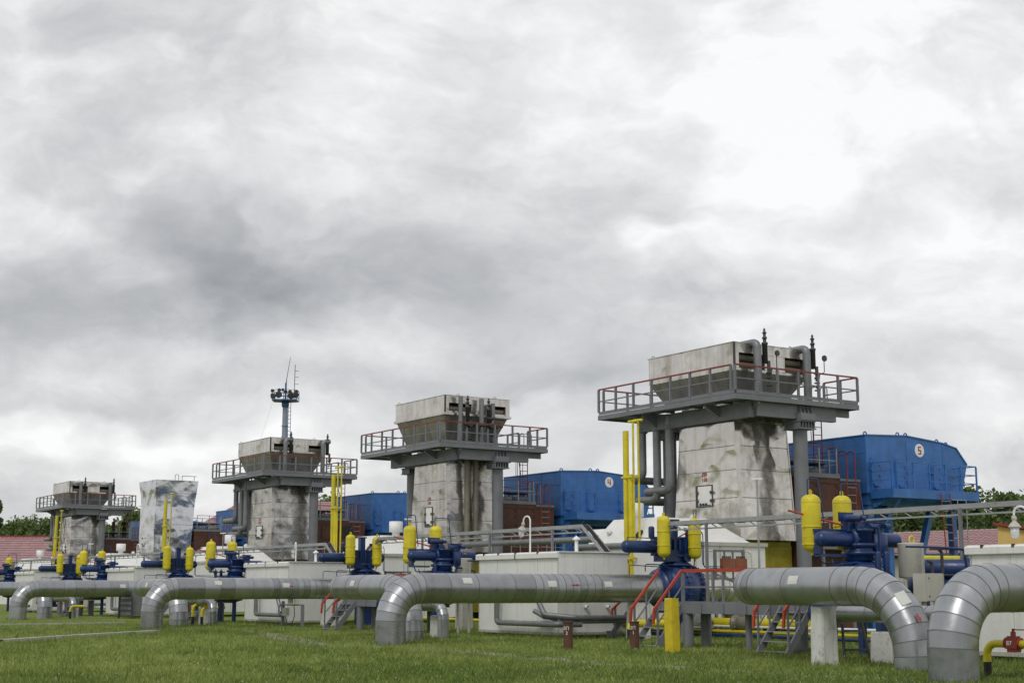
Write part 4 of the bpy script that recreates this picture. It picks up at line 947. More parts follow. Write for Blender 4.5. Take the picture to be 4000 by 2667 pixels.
# ------------------------------------------------------------------ walkways with steep stairs
def stair(t, xt, ya, yb, zt, run):
    m = MB(); n = 5
    for q in (ya, yb): m.bar((xt, q, zt - .08), (xt - run, q, G - .03), .05, .2)
    m.m = 1
    for i in range(n):
        f = (i + .6) / n; x = xt - run * f; z = zt + (G - zt) * f - .04; m.box(x - .13, ya - .01, z - .012, x + .13, yb + .01, z + .012)
    s = m.build('stair', ['grey_steel', 'galv_rail'], t)
    for q in (ya - .02, yb + .02):
        m = MB(); a = V(xt, q, zt + .98); b = V(xt - run * 1.08, q, zt - .16); m.bar(a, b, .06, .07); m.bar(b, b - V(.04, 0, .42), .06, .07); m.build('handrail', 'red', s)
        m = MB(); m.bar((xt - run * .95, q, G), (xt - run * .95, q, zt - .02), .05); m.bar((xt - run * .5, q, .4), (xt - run * .5, q, zt + .48), .04); m.bar((xt, q, zt + .5), (xt - run, q, zt - .62), .035); m.build('rail_post', 'grey_steel', s)
WK = {0: 'grey steel walkway with red rails and two steep stairs, beside the yellow concrete post', 1: 'grey steel walkway with stairs behind the concrete post left of the central elbow',
      2: 'small grey walkway with stairs right of the second elbow from left', 3: 'small grey walkway with stairs near the leftmost elbow'}
for k, lab in WK.items():
    y0 = (0, 21.1, 42.9, 65.)[k]
    t = thing('service_walkway', lab, 'walkway', (28.4, 31 + y0, G), 'grey service walkways')
    xa, xb, ya, yb, z = 27.9, 28.9, 27.4 + y0, 34.35 + y0, 1.17
    m = MB(); m.box(xa, ya, z - .04, xb, yb, z); m.box(xa - .05, ya, z - .28, xa - .003, yb, z + .06); m.box(xb + .003, ya, z - .28, xb + .05, yb, z + .06)
    for i in range(8): q = ya + .1 + i * (yb - ya - .25) / 7; m.box(xa, q, z - .2, xb, q + .07, z - .042); m.box(xa - .08, q, z - .26, xa - .052, q + .06, z + .0)
    m.build('deck', 'grey_steel', t)
    for x, y, r in ((28.0, 33.1, .16), (28.7, 33.1, .16), (28.0, 28.4, .17), (28.7, 28.4, .17), (28.3, 30.8, .1)):
        m = MB(); m.cyl((x, y + y0, G - .1), (x, y + y0, z - .29), r, n=18); m.build('leg', 'grey_steel', t)
    stair(t, xa, 33.25 + y0, 34.3 + y0, z, 1.0); stair(t, xa, 27.9 + y0, 29.0 + y0, z, .95)
    railing(t, [(xa, 33.2 + y0, z), (xa, 29.1 + y0, z)], .98, 1.4, .07, (.5,), top='red', top_w=.08)
    railing(t, [(xb, yb, z), (xb, ya + 3.3, z)], .96, 1.7, .06, (.5,), top='red', top_w=.07)
    if k < 2:
        yq = 40.55 + (0, 21.9)[k]; q = thing('step_stand', ['small grey steps with a red handrail at the corner of the long white cabin', 'small grey steps with a red handrail left of the concrete pillar and stairs'][k], 'steps', (31.2, yq, G), 'small steps behind the pipes')
        m = MB(); m.bar((31.7, yq, 1.5), (30.85, yq, .9), .06, .07); m.bar((30.85, yq, .9), (30.82, yq, .5), .06, .07); m.build('handrail', 'red', q)
        m = MB(); m.bar((30.98, yq, G), (30.98, yq, 1.0), .06); m.bar((30.7, yq + .05, G), (31.7, yq + .05, .9), .05, .16); m.bar((30.7, yq + .55, G), (31.7, yq + .55, .9), .05, .16); [m.box(30.9 + i * .3, yq + .07, .12 + i * .27, 31.12 + i * .3, yq + .53, .15 + i * .27) for i in range(3)]; m.build('stringer', 'grey_steel', q)
# ------------------------------------------------------------------ concrete supports, bollards
def block(name, lab, x, y, z, sx, sy, mat, group=None, taper=.92, z0=None):
    m = MB(); a, b = sx / 2, sy / 2; c, d = a * taper, b * taper; rng = random.Random(int(x * 77 + y))
    jj = lambda: rng.uniform(-.015, .015)
    zs = [G - .1, G + .02 + (z - G) * .5, z - .03, z]; base = len(m.v); ring = []
    for zi, zz in enumerate(zs):
        f = (zz - G) / (z - G); q = 1 + (taper - 1) * f - (.05 if zi == 3 else 0); e = .82
        ring.append(m.add([(x + px * a * q + jj(), y + py * b * q + jj(), zz) for px, py in ((-e, -1), (e, -1), (1, -e), (1, e), (e, 1), (-e, 1), (-1, e), (-1, -e))]))
    for r0, r1 in zip(ring, ring[1:]):
        for i in range(8): m.face([r0 + i, r0 + (i + 1) % 8, r1 + (i + 1) % 8, r1 + i])
    m.face([ring[-1] + i for i in range(8)])
    return tag(m.build(name, mat, None, (x, y, G)), lab, 'post' if 'post' in name else 'concrete block', group)
block('concrete_pillar', 'tall whitewashed concrete pillar under the right outlet pipe', 23.85, 23.5, 1.2, .5, .42, 'limewash', 'whitewashed pipe supports')
block('concrete_block', 'short whitewashed concrete block under the blue valve foot, right', 25.8, 23.42, .62, .5, .66, 'limewash', 'whitewashed valve blocks')
block('concrete_block', 'short whitewashed block between the two thin legs right of the central elbow', 26.0, 44.3, .68, .45, .6, 'limewash', 'whitewashed valve blocks')
block('concrete_block', 'short whitewashed block behind the leg with the white plate, left', 26.0, 66.6, .68, .45, .6, 'limewash', 'whitewashed valve blocks')
block('concrete_block', 'whitewashed block beside the yellow gas pipe near the left edge', 26.0, 88.0, .6, .45, .6, 'limewash', 'whitewashed valve blocks')
block('concrete_pillar', 'whitewashed pillar under the end of the long middle pipe, beside the red stair rails', 31.1, 39.4, 1.14, .7, .6, 'limewash', 'whitewashed pipe supports')
block('concrete_pillar', 'whitewashed pillar by the stairs left of the central elbow', 29.8, 60.9, 1.14, .6, .5, 'limewash', 'whitewashed pipe supports')
block('concrete_pillar', 'whitewashed pillar beside the two black-footed yellow pipes', 27.0, 68.5, 1.0, .5, .5, 'limewash', 'whitewashed pipe supports')
block('concrete_pillar', 'bare concrete pillar in shade right of the two thin legs', 31.5, 51.6, 1.3, .6, .6, 'concrete')
block('marker_post', 'chipped yellow concrete post in the grass before the stairs', 24.9, 30.1, 1.36, .31, .33, 'yellow_concrete', None, .9)
for x, y, z, n, lab in ((25.7, 32.75, .68, '1', 'brown metal stub pipe with white figure 1, beside the stairs'), (23.8, 33.35, .68, '2', 'brown metal stub pipe with white figure 2, before the long white cabin')):
    t = thing('marker_tube', lab, 'marker post', (x, y, G), 'brown numbered marker tubes')
    m = MB(); m.cyl((x, y, G - .1), (x, y, z), .135, n=24); m.lathe((x, y, z), (0, 0, 1), [(-.015, .15), (.012, .15)], 24); m.build('tube', 'rust_brown', t)
    c = Vector((-.62, -.78, 0)); r = Vector((.78, -.62, 0))
    text_mesh('lettering', 'ЗП\n ' + n, .13, 'text_white', t, face_mtx(Vector((x, y, z - .24)) + c * .137 - r * .05, r, (0, 0, 1)), .012)
# trestle under the thin pipe
t = thing('pipe_trestle', 'dark thin steel trestle in front of the right concrete block', 'trestle', (25.3, 25, G))
m = MB()
for a, b in (((26.2, 25.7, G - .1), (26.1, 25.2, 1.1)), ((26.0, 24.95, G - .1), (26.1, 25.1, 1.1)), ((26.7, 24.75, G - .1), (26.5, 24.9, 1.1)), ((26.05, 24.95, .15), (26.7, 24.8, .15)), ((26.1, 25.05, .6), (26.6, 24.85, .6)), ((25.6, 25.9, .15), (26.15, 25.5, .15))): m.bar(a, b, .05)
m.build('frame', 'dark_steel', t)
# ------------------------------------------------------------------ ground level gas pipes
def pipe_thing(name, lab, pts, r, mat, rad=.2, cat='pipe', group=None, single=False):
    m = MB(); m.tube(pts, rad, r, 14)
    if single: return tag(m.build(name, mat, None, pts[0]), lab, cat, group)
    t = thing(name, lab, cat, Vector(pts[0]) * 1., group); m.build('pipe_run', mat, t)
    return t
t = pipe_thing('gas_pipe', 'thick yellow gas pipe lying low behind the walkway and the yellow post', [(34.0, 44.5, 2.0), (34.0, 43.0, .45), (34.0, 34, .45)], .16, 'yellow', .3)
m = MB(); m.lathe((34, 37.7, .45), (0, -1, 0), [(0, .17), (.01, .27), (.1, .27), (.11, .18), (.3, .24), (.7, .24), (.9, .2), (.91, .26), (1.0, .26), (1.01, .165)], 20); m.cyl((34, 37.2, .6), (34, 37.2, .85), .12); m.build('shutoff_valve', 'stained_pipe', t)
pipe_thing('gas_pipe', 'thin yellow pipe lowest behind the right walkway stairs', [(33.9, 42, .16), (33.9, 20, .16)], .055, 'yellow', single=True)
pipe_thing('water_pipe', 'thin white pipe under the yellow pipe behind the walkway stairs', [(33.9, 42, .34), (33.9, 20, .34)], .05, 'white_clean', single=True)
pipe_thing('water_pipe', 'thin dark blue pipe nearest the ground behind the walkway stairs', [(33.85, 42, .03), (33.85, 20, .03)], .06, 'valve_blue', single=True)
pipe_thing('gas_pipe', 'thin yellow pipe near the ground right of the central elbow', [(33.9, 62, .25), (33.9, 46, .25)], .06, 'yellow', single=True)
pipe_thing('gas_pipe', 'yellow pipe elbow rising beside the red rails, under the long middle pipe', [(31.9, 41.8, 1.3), (31.4, 41.0, .42), (33.5, 40.6, .42)], .12, 'yellow', .25, single=True)
t = pipe_thing('gas_pipe', 'yellow pipe bend with dark foot beside the brown tube numbered 1', [(29.9, 38.3, .28), (29.9, 38.3, .46), (31.5, 38.3, .46)], .13, 'yellow', .22)
m = MB(); m.cyl((29.9, 38.3, G - .1), (29.9, 38.3, .28), .128, n=14); m.build('buried_end', 'black', t)
for x, y, z, lab in ((25.5, 65.7, .72, 'front of the two yellow pipes with black feet, left of the white plated leg'), (25.35, 66.5, .85, 'rear of the two yellow pipes with black feet, left of the white plated leg'), (24.9, 85.0, .6, 'yellow gas pipe bend with black foot near the left edge')):
    t = pipe_thing('gas_pipe', lab, [(x, y, .3), (x, y, z), (x + .75, y - .1, z)], .075, 'yellow', .2)
    m = MB(); m.cyl((x, y, G - .1), (x, y, .3), .074, n=12); m.build('buried_end', 'black', t)
t = pipe_thing('gas_pipe', 'yellow gas pipe with black foot and red valve 87 at the bottom right corner', [(23.1, 18.45, .22), (23.1, 18.45, .57), (23.1, 13.0, .6)], .075, 'yellow', .22)
m = MB(); m.cyl((23.1, 18.45, G - .1), (23.1, 18.45, .22), .074, n=14); m.build('buried_end', 'black', t)
m = MB(); y = 17.82; m.box(23.0, y - .13, .49, 23.2, y + .13, .68); m.box(23.02, y - .1, .42, 23.18, y + .1, .49); m.lathe((23.1, y + .17, .585), (0, -1, 0), [(0, .11), (.04, .11)], 16); m.lathe((23.1, y - .13, .585), (0, -1, 0), [(0, .11), (.04, .11)], 16)
m.cyl((23.1, y, .68), (23.1, y, .8), .05); m.box(23.03, y - .1, .68, 23.17, y + .1, .72); m.cyl((23.1, y, .78), (23.1, y, .86), .025); o = m.build('red_valve', 'rail_red', t)
m = MB(); m.bar((23.1, y, .84), (23.1, y - .42, .84), .022); m.build('handle', 'rail_red', o)
text_mesh('lettering', '87', .12, 'text_white', o, face_mtx((22.995, y + .03, .585), (0, -1, 0), (0, 0, 1)), .004)
# ------------------------------------------------------------------ small equipment
for k, lab in {0: 'grey steel frame with two orange boxes above the walkway, right of the blue ball valve', 1: 'grey frame with two orange boxes before the white enclosure with red lettering'}.items():
    y = 39.0 + k * D; dx = -1.3 * k; zz = -.55 * k
    t = thing('junction_frame', lab, 'junction box frame', (35 + dx, y, G), 'orange junction boxes on frames')
    m = MB()
    for x in (34.3, 35.65): m.bar((x + dx, y, G - .1), (x + dx, y, 3.0 + zz), .09)
    for z in (2.95 + zz, 1.95 + zz): m.bar((34.3 + dx, y, z), (35.65 + dx, y, z), .08)
    for x in (34.75, 35.15): m.bar((x + dx, y, 1.95 + zz), (x + dx, y, 2.95 + zz), .05)
    m.build('frame', 'grey_steel', t)
    for x in (34.72, 35.4):
        m = MB(); m.box(x + dx - .24, y - .22, 2.33 + zz, x + dx + .24, y - .05, 2.68 + zz); o = m.build('junction_box', 'orange', t)
        m = MB(); [m.cyl((x + dx - .18 + i * .09, y - .14, 2.68 + zz), (x + dx - .18 + i * .09, y - .14, 2.76 + zz), .03, n=8) for i in range(5)]; m.box(x + dx - .2, y - .16, 2.675 + zz, x + dx + .2, y - .12, 2.69 + zz); m.build('cable_gland', 'dark_steel', o)
t = thing('switch_cabinet', 'light grey switch cabinet standing on posts between the two big right elbows', 'cabinet', (28, 24, G))
m = MB(); m.box(27.85, 23.95, 1.30, 28.5, 24.35, 1.98); m.build('cabinet_body', 'beige', t)
m = MB(); m.box(27.87, 23.92, 1.32, 28.48, 23.948, 1.96); o = m.build('door', 'beige', t)
m = MB(); [m.lathe((27.93, 23.919, z), (0, -1, 0), [(0, .02), (.012, .02)], 8) for z in (1.42, 1.86)]; m.build('lock', 'dark_steel', o)
m = MB(); [m.box(x, 24.1, G - .1, x + .07, 24.17, 1.3) for x in (27.95, 28.35)]; m.build('post', 'beige', t)
t = thing('pressure_vessel', 'blue horizontal vessel with bolted end flange, behind the two big right elbows', 'vessel', (31, 26, G))
m = MB(); c = (30.3, 26.35, 2.13); ax = V(.96, -.27, 0).normalized()
m.lathe(c, ax, [(0, .2), (.1, .26), (1.5, .26), (1.51, .33), (1.58, .33), (1.59, .33), (1.66, .33)], 28)
e1 = V(0, 0, 1).cross(ax).normalized()
for i in range(16):
    a = i * math.pi / 8; q = Vector(c) + ax * 1.66 + (e1 * math.cos(a) + V(0, 0, 1) * math.sin(a)) * .295; m.cyl(q, q + ax * .06, .03, n=6)
m.capsule((30.0, 26.45, 1.66), (31.9, 25.9, 1.66), .24, 24); m.box(30.3, 26.2, G - .1, 30.6, 26.5, 1.5); m.box(31.2, 25.9, G - .1, 31.5, 26.2, 1.5); m.build('vessel_shell', 'valve_blue', t)
m = MB(); m.tube([(31.9, 25.6, 1.2), (31.8, 25.6, 1.8), (32.6, 25.2, 1.8)], .1, .05, 8); m.tube([(29.0, 24.6, 1.95), (32.0, 24.9, 1.95)], .1, .025, 6); m.build('black_pipe', 'dark_steel', t)
pipe_thing('gas_pipe', 'thick yellow pipe bending down behind the blue flanged vessel, right', [(31.3, 27.2, 2.42), (33.0, 26.8, 2.42), (33.3, 26.7, 1.5)], .1, 'yellow', .35, single=True)
for x, y, z, lab in ((35.5, 38.0, 5.5, 'thin grey pole with a small crossbar before the rightmost tower'), (34.6, 62.0, 5.0, 'thin white pole with a small crossbar left of the stained tower'), (34.8, 86.5, 5.1, 'thin white pole with a small crossbar left of the middle tower'), (33.4, 109.5, 5.0, 'thin white pole with a small crossbar before the leftmost tower'), (30, 128, 4.6, 'thin pole before the left red roof')):
    t = thing('lightning_pole', lab, 'pole', (x, y, G), 'thin poles with crossbars')
    m = MB(); m.cyl((x, y, G - .1), (x, y, z), .045, .03, n=10); m.build('pole', 'galv_rail', t)
    m = MB(); m.bar((x - .14, y + .14, z), (x + .14, y - .14, z), .06); m.build('crossbar', 'white_clean', t)
t = thing('electric_rack', 'grey steel rack with electric boxes and looping cables before the cabin below the middle tower', 'rack', (28.4, 62.6, G))
m = MB(); [m.box(x - .06, y - .06, G - .1, x + .06, y + .06, z) for x, y, z in ((28.0, 62.0, 1.05), (28.2, 60.3, .9))]; m.bar((28.0, 62.0, .88), (28.2, 60.3, .88), .06); m.build('frame', 'grey_steel', t)
m = MB(); m.box(27.85, 61.3, .38, 28.0, 61.75, .75); m.box(27.9, 61.0, .95, 28.05, 61.25, 1.2); m.box(28.0, 60.6, .93, 28.15, 60.8, 1.12); m.build('junction_box', 'beige', t)
m = MB(); m.tube([(27.9, 61.5, .4), (27.9, 61.3, .05), (27.95, 60.9, .0), (28, 60.7, .4), (28, 60.8, .9)], .2, .02, 6); m.tube([(27.9, 61.6, .8), (27.8, 61.9, .9), (27.8, 62.1, .5), (27.9, 61.8, .3)], .1, .02, 6); m.build('cable_loop', 'black', t)
t = thing('louvred_machine', 'grey louvred machine panel at the corner of the cabin below the flared tower', 'panel', (27.9, 83.5, G))
m = MB(); m.box(27.7, 82.4, .1, 28.3, 84.6, 1.5); m.build('panel_body', 'grey_pipe', t)
m = MB(); [m.box(27.66, 82.6, .3 + i * .3, 27.698, 84.4, .42 + i * .3) for i in range(4)]; [m.box(27.6, y, G - .1, 27.69, y + .1, 1.2) for y in (82.2, 84.5)]; m.build('louvre', 'dark_steel', t)
# ------------------------------------------------------------------ far buildings
def tiled_roof(m, p00, p10, p11, p01, rows, sag=.05):
    """rows of overlapping tiles between the eaves edge (p00-p10) and the ridge (p01-p11)"""
    p00, p10, p11, p01 = map(Vector, (p00, p10, p11, p01)); nrm = (p10 - p00).cross(p01 - p00).normalized()
    if nrm.z < 0: nrm = -nrm
    rng = random.Random(rows); cols = max(6, int((p10 - p00).length / .5))
    for i in range(rows):
        a = p00.lerp(p01, i / rows); b = p10.lerp(p11, i / rows); c = p10.lerp(p11, (i + 1.15) / rows); d = p00.lerp(p01, (i + 1.15) / rows)
        for j in range(cols):
            u0, u1 = j / cols, (j + 1) / cols; um = (u0 + u1) / 2; m.band = rng.random() * .6 + .2
            L = lambda p, q, u, h: p.lerp(q, u) + nrm * h
            n = m.add([L(a, b, u0, .05), L(a, b, um, .11), L(a, b, u1, .05), L(d, c, u1, .0), L(d, c, um, .05), L(d, c, u0, .0), L(a, b, u0, -.06), L(a, b, um, -.0), L(a, b, u1, -.06)])
            m.face((n, n + 1, n + 4, n + 5)); m.face((n + 1, n + 2, n + 3, n + 4)); m.band = 0; m.face((n + 6, n + 7, n + 1, n)); m.face((n + 7, n + 8, n + 2, n + 1))
def W(X, Y):  # camera-aligned ground axes (right, ahead) to the row axes
    return (X * math.cos(TH) + Y * math.sin(TH), -X * math.sin(TH) + Y * math.cos(TH))
def W3(X, Y, z): a = W(X, Y); return (a[0], a[1], z)
t = thing('tiled_building', 'long building with dull red tiled roof at the left edge', 'building', W3(-52, 172, G))
m = MB(); tiled_roof(m, W3(-90, 164, 3.4), W3(-34, 164, 3.4), W3(-34, 172, 7.75), W3(-90, 172, 7.75), 15); m.build('roof', 'roof_red', t)
m = MB(); m.prism([W3(-90, 165, G - .2), W3(-35, 165, G - .2), W3(-35, 180, G - .2), W3(-90, 180, G - .2)], (0, 0, 3.6)); m.build('wall', 'white', t)
m = MB(); m.bar(W3(-90, 172, 7.8), W3(-34, 172, 7.8), .35, .2); m.build('ridge_cap', 'rail_red', t)
t = thing('tiled_building', 'long building with dull red tiled roof behind the right blue house legs', 'building', W3(42, 145, G))
m = MB(); tiled_roof(m, W3(31.5, 138, 4.6), W3(48.3, 128, 5.0), W3(48.3, 137, 7.3), W3(31.5, 147, 7.0), 14); m.build('roof', 'roof_red', t)
m = MB(); m.prism([W3(32, 139, G - .2), W3(48, 129, G - .2), W3(48, 143, G - .2), W3(32, 150, G - .2)], (0, 0, 4.75)); m.build('wall', 'concrete', t)
m = MB(); m.cyl(W3(36.7, 139.2, 5.4), W3(36.7, 139.2, 7.2), .22, n=12); m.build('flue', 'rust_brown', t)
t = thing('gabled_building', 'yellow plastered building with dark red roof at the right edge', 'building', W3(46, 122, G))
m = MB(); m.prism([W3(42.0, 124, G - .2), W3(52, 118, G - .2), W3(52, 118, 5.2), W3(46.6, 121.2, 6.0), W3(42.0, 124, 6.95)], Vector(W3(6, 10, 0))); m.build('wall', 'plaster_yellow', t)
m = MB(); m.prism([W3(41.6, 123.8, 7.05), W3(46.6, 120.6, 6.1), W3(52.4, 117.2, 5.0), W3(52.4, 117.2, 5.25), W3(46.6, 120.6, 6.35), W3(41.6, 123.8, 7.3)], Vector(W3(6, 10, .0))); m.build('roof', 'rail_red', t)
t = thing('hipped_building', 'tan building with hipped red tiled roof left of the middle tower', 'building', W3(-32, 185, G))
m = MB(); m.prism([W3(-38.2, 180, G - .2), W3(-24, 180, G - .2), W3(-24, 194, G - .2), W3(-38.2, 194, G - .2)], (0, 0, 10.0)); m.build('wall', 'plaster_tan', t)
m = MB(); tiled_roof(m, W3(-38.9, 179.5, 9.7), W3(-23, 179.5, 9.7), W3(-23, 186, 12.7), W3(-35.4, 186, 12.7), 9)
m.prism([W3(-38.9, 179.6, 9.7), W3(-35.4, 186, 12.7), W3(-38.9, 194, 9.7)], (.05, .05, -.1)); m.build('roof', 'roof_red', t)
t = thing('tiled_building', 'small dark red roof showing right of the middle tower', 'building', W3(-22, 163, G))
m = MB(); tiled_roof(m, W3(-22.6, 160, 9.8), W3(-18, 160, 9.8), W3(-18, 165, 11.5), W3(-22.6, 165, 11.5), 7); m.build('roof', 'roof_red', t)
m = MB(); m.prism([W3(-22.4, 160.5, G - .2), W3(-18.2, 160.5, G - .2), W3(-18.2, 170, G - .2), W3(-22.4, 170, G - .2)], (0, 0, 10.)); m.build('wall', 'plaster_tan', t)
# floodlight mast
mx, my = W(-32.1, 200)
t = thing('floodlight_mast', 'tall blue and grey floodlight mast behind the middle tower', 'mast', (mx, my, G))
fw = Vector((math.sin(TH), math.cos(TH), 0)); rt = Vector((math.cos(TH), -math.sin(TH), 0)); mo = Vector((mx, my, 0))
def mp(a, b, z): return mo + rt * a + fw * b + V(0, 0, z)
m = MB(); m.cyl(mp(0, 0, G), mp(0, 0, 27.6), .5, .36, n=18); [m.lathe(mp(0, 0, z), (0, 0, 1), [(0, .47), (.12, .47)], 16) for z in (22.5, 24.2)]; m.build('column', 'mast_grey', t)
m = MB(); m.lathe(mp(0, 0, 26.8), (0, 0, 1), [(0, .33), (.3, .52), (.95, .52), (1.0, .3)], 12)
for a in (.45, .8): m.cyl(mp(a, -.1, 12), mp(a, -.1, 28), .045, n=6)
for i in range(28): m.cyl(mp(.45, -.1, 12 + i * .55), mp(.8, -.1, 12 + i * .55), .035, n=6)
m.build('ladder', 'mast_blue', t)
m = MB(); c8 = [mp(-1.75, -1.0, 27.75), mp(0, -1.7, 27.75), mp(1.75, -1.0, 27.75), mp(1.75, 1.0, 27.75), mp(0, 1.7, 27.75), mp(-1.75, 1.0, 27.75)]
m.prism(c8, (0, 0, .16))
for a, b in zip(c8, c8[1:] + c8[:1]):
    for z in (.5, 1.0, 1.5): m.bar(a + V(0, 0, z), b + V(0, 0, z), .06)
    m.bar(a + V(0, 0, .1), a + V(0, 0, 1.5), .07)
m.cyl(mp(0, 0, 27.7), mp(0, 0, 30.4), .13, n=10); m.build('lamp_platform', 'mast_blue', t)
for dx, z, r, sd in ((-1.55, 28.35, .42, -.8), (-.75, 28.55, .46, -.3), (.95, 28.4, .46, .3), (1.6, 28.5, .44, .9), (-1.65, 29.1, .24, -.7), (-.7, 29.2, .24, -.3), (.2, 28.95, .26, 0), (.8, 28.95, .26, .3), (-.2, 29.25, .2, 0), (1.7, 29.0, .24, .8)):
    c = mp(dx, -1.3, z); n = (-fw + rt * sd + V(0, 0, -.3)).normalized()
    m = MB(); m.lathe(c - n * .3, n, [(0, r * .4), (.2, r), (.42, r * 1.05), (.43, r * .9)], 16); m.build('floodlight', 'dark_steel', t)
m = MB(); m.sweep([mp(.05, 0, 30.2), mp(.1, 0, 31.0), mp(.55, 0, 34.1)], [.08, .05, .03], 6); m.sweep([mp(1.2, 0, 28), mp(1.25, 0, 33.0)], .05, 6)
for z in (30.2, 31.2, 32.1): m.sweep([mp(1.2, 0, z), mp(1.8, 0, z)], .035, 5)
m.build('antenna', 'dark_steel', t)
m = MB(); m.sweep([mp(-1.7, 0, 28), mp(-3.2, 0, 23), mp(-6, 0, 12)], .009, 5); m.build('guy_wire', 'dark_steel', t)

# ------------------------------------------------------------------ trees
def tree_mesh(seed, h, rw, mat, conif=False, nclump=80, per=75):
    rng = np.random.default_rng(seed); lf = MB(); wd = MB()
    z0 = h * .16
    wd.sweep([(0, 0, -.3), (.05 * h * .2, 0, h * .4), (0, .02 * h, h * .85)], [h * .025, h * .017, h * .005], 8)
    cl = []
    for i in range(nclump):
        f = rng.random() ** .8; z = z0 + (h - z0) * (.06 + .9 * f)
        prof = (math.sin(math.pi * min(1, (.12 + f * .86))) ** .6) if not conif else (1.02 - f) ** .8
        rr = rw * prof * math.sqrt(rng.random()) * (.85 + .3 * rng.random()); a = rng.random() * 6.283
        c = np.array([rr * math.cos(a), rr * math.sin(a), z]); cl.append((c, rw * (.24 + .2 * rng.random()) * (.55 if conif else 1), rng.random()))
        if i % 3 == 0: wd.sweep([(0, 0, max(z0 * .8, z - h * .16)), tuple(c * .6 + np.array([0, 0, (z - h * .06) * .4])), tuple(c)], [h * .008, h * .005, h * .002], 5)
    for c, r, tone in cl:
        p = rng.normal(size=(per, 3)); p /= np.linalg.norm(p, axis=1)[:, None]; p *= (rng.random((per, 1)) ** .45) * r * np.array([[1, 1, .75]])
        p += c; d = rng.normal(size=(per, 3)); e = rng.normal(size=(per, 3)); s = (.16 + .2 * rng.random(per)) * (h / 12) 
        for q, u, v, sz in zip(p, d, e, s):
            u = u / np.linalg.norm(u) * sz; v = v / np.linalg.norm(v) * sz * .7
            lf.band = min(1, max(0, tone * .6 + .4 * rng.random())); lf.poly([q - u, q - v, q + u, q + v])
    return lf, wd
def make_tree(seed, h, rw, mat, con=False):
    lf, wd = tree_mesh(seed, h, rw, mat, con)
    r = thing('tree', 'tree', 'tree', (0, 0, G), 'trees behind the plant'); r.location = (0, 0, 0)
    lf.build('crown', mat, r); wd.build('trunk', 'bark', r); return r
protos = [make_tree(1, 12, 4.2, 'leaf_dark'), make_tree(2, 11, 3.6, 'leaf_light'), make_tree(3, 13, 3.0, 'leaf_dark', True), make_tree(5, 12, 4.8, 'leaf_light')]
usedp = [False] * 4
def plant(p, X, Y, s, lab, rot=0.):
    r = protos[p]
    if usedp[p]:
        n = r.copy(); COL.objects.link(n)
        for c in r.children: 
            d = c.copy(); COL.objects.link(d); d.parent = n
        r = n
    usedp[p] = True
    r.location = W3(X, Y, G); r.rotation_euler = (0, 0, rot); r.scale = (s, s, s); r['label'] = lab
LEFT = 'tree among the dark trees above the left red roof'
for i, (p, X, Y, s, lab) in enumerate([
    (2, -74, 205, 1.02, 'pointed dark tree, tallest above the left red roof'), (0, -80, 212, .9, 'round dark tree cut by the left picture edge'), (3, -69.5, 203, .88, 'broad pale green tree right of the pointed left tree'),
    (0, -64.5, 200, .84, 'dark tree above the left red roof, just left of the leftmost tower'), (1, -60, 205, .92, 'tree behind the grey pipes of the leftmost tower'), (0, -76.5, 198, .76, 'lower dark tree in front of the pointed left tree'), (3, -55.5, 205, .84, 'pale tree behind the leftmost tower casing'),
    (3, -52, 200, .98, 'pale tree behind the two workers'), (1, -47.5, 205, .92, 'tree just right of the two workers'), (0, -70, 192, .72, 'low dark tree behind the ridge of the left red roof'),
    (1, -28.5, 195, 1.12, 'tree showing between the middle tower and the yellow pipes'), (3, -24.5, 190, 1.14, 'tree behind the red ladder right of the middle tower'), (0, -21, 196, 1.12, 'tree top just left of the numbered blue house of the stained tower'),
    (1, 41.5, 165, .80, 'pale tree low behind the right blue house legs'), (3, 46.5, 165, .82, 'broad pale tree under the right end of the blue house numbered 5'), (0, 50.5, 160, .86, 'dark tree right of the blue house numbered 5'), (2, 55.8, 160, .98, 'pointed tree, tallest at the right edge'),
    (2, 59.5, 163, .96, 'second pointed tree beside the right edge'), (0, 53.5, 156, .8, 'dark tree behind the yellow building'), (1, 58.0, 158, .88, 'tree behind the hanging lamp at the right edge'), (0, 37, 168, .76, 'dark tree behind the blue legs, left end of the right wood'),
    (3, 62, 168, .9, 'tree cut by the right picture edge'), (0, 44, 160, .72, 'low dark tree above the right red roof'), (1, 49, 158, .74, 'low pale tree above the right end of the right red roof'),
    (0, 12.5, 150, .72, 'dark tree seen through the gap under the blue house numbered 4'), (3, 14.5, 152, .7, 'pale tree seen through the gap under the blue house numbered 4')]):
    plant(p, X, Y, s * (1.1 if X < -40 else 1.0 if X < 0 else (.98 if p == 2 else 1.22) if X > 30 else 1.1), lab, i * 1.3)

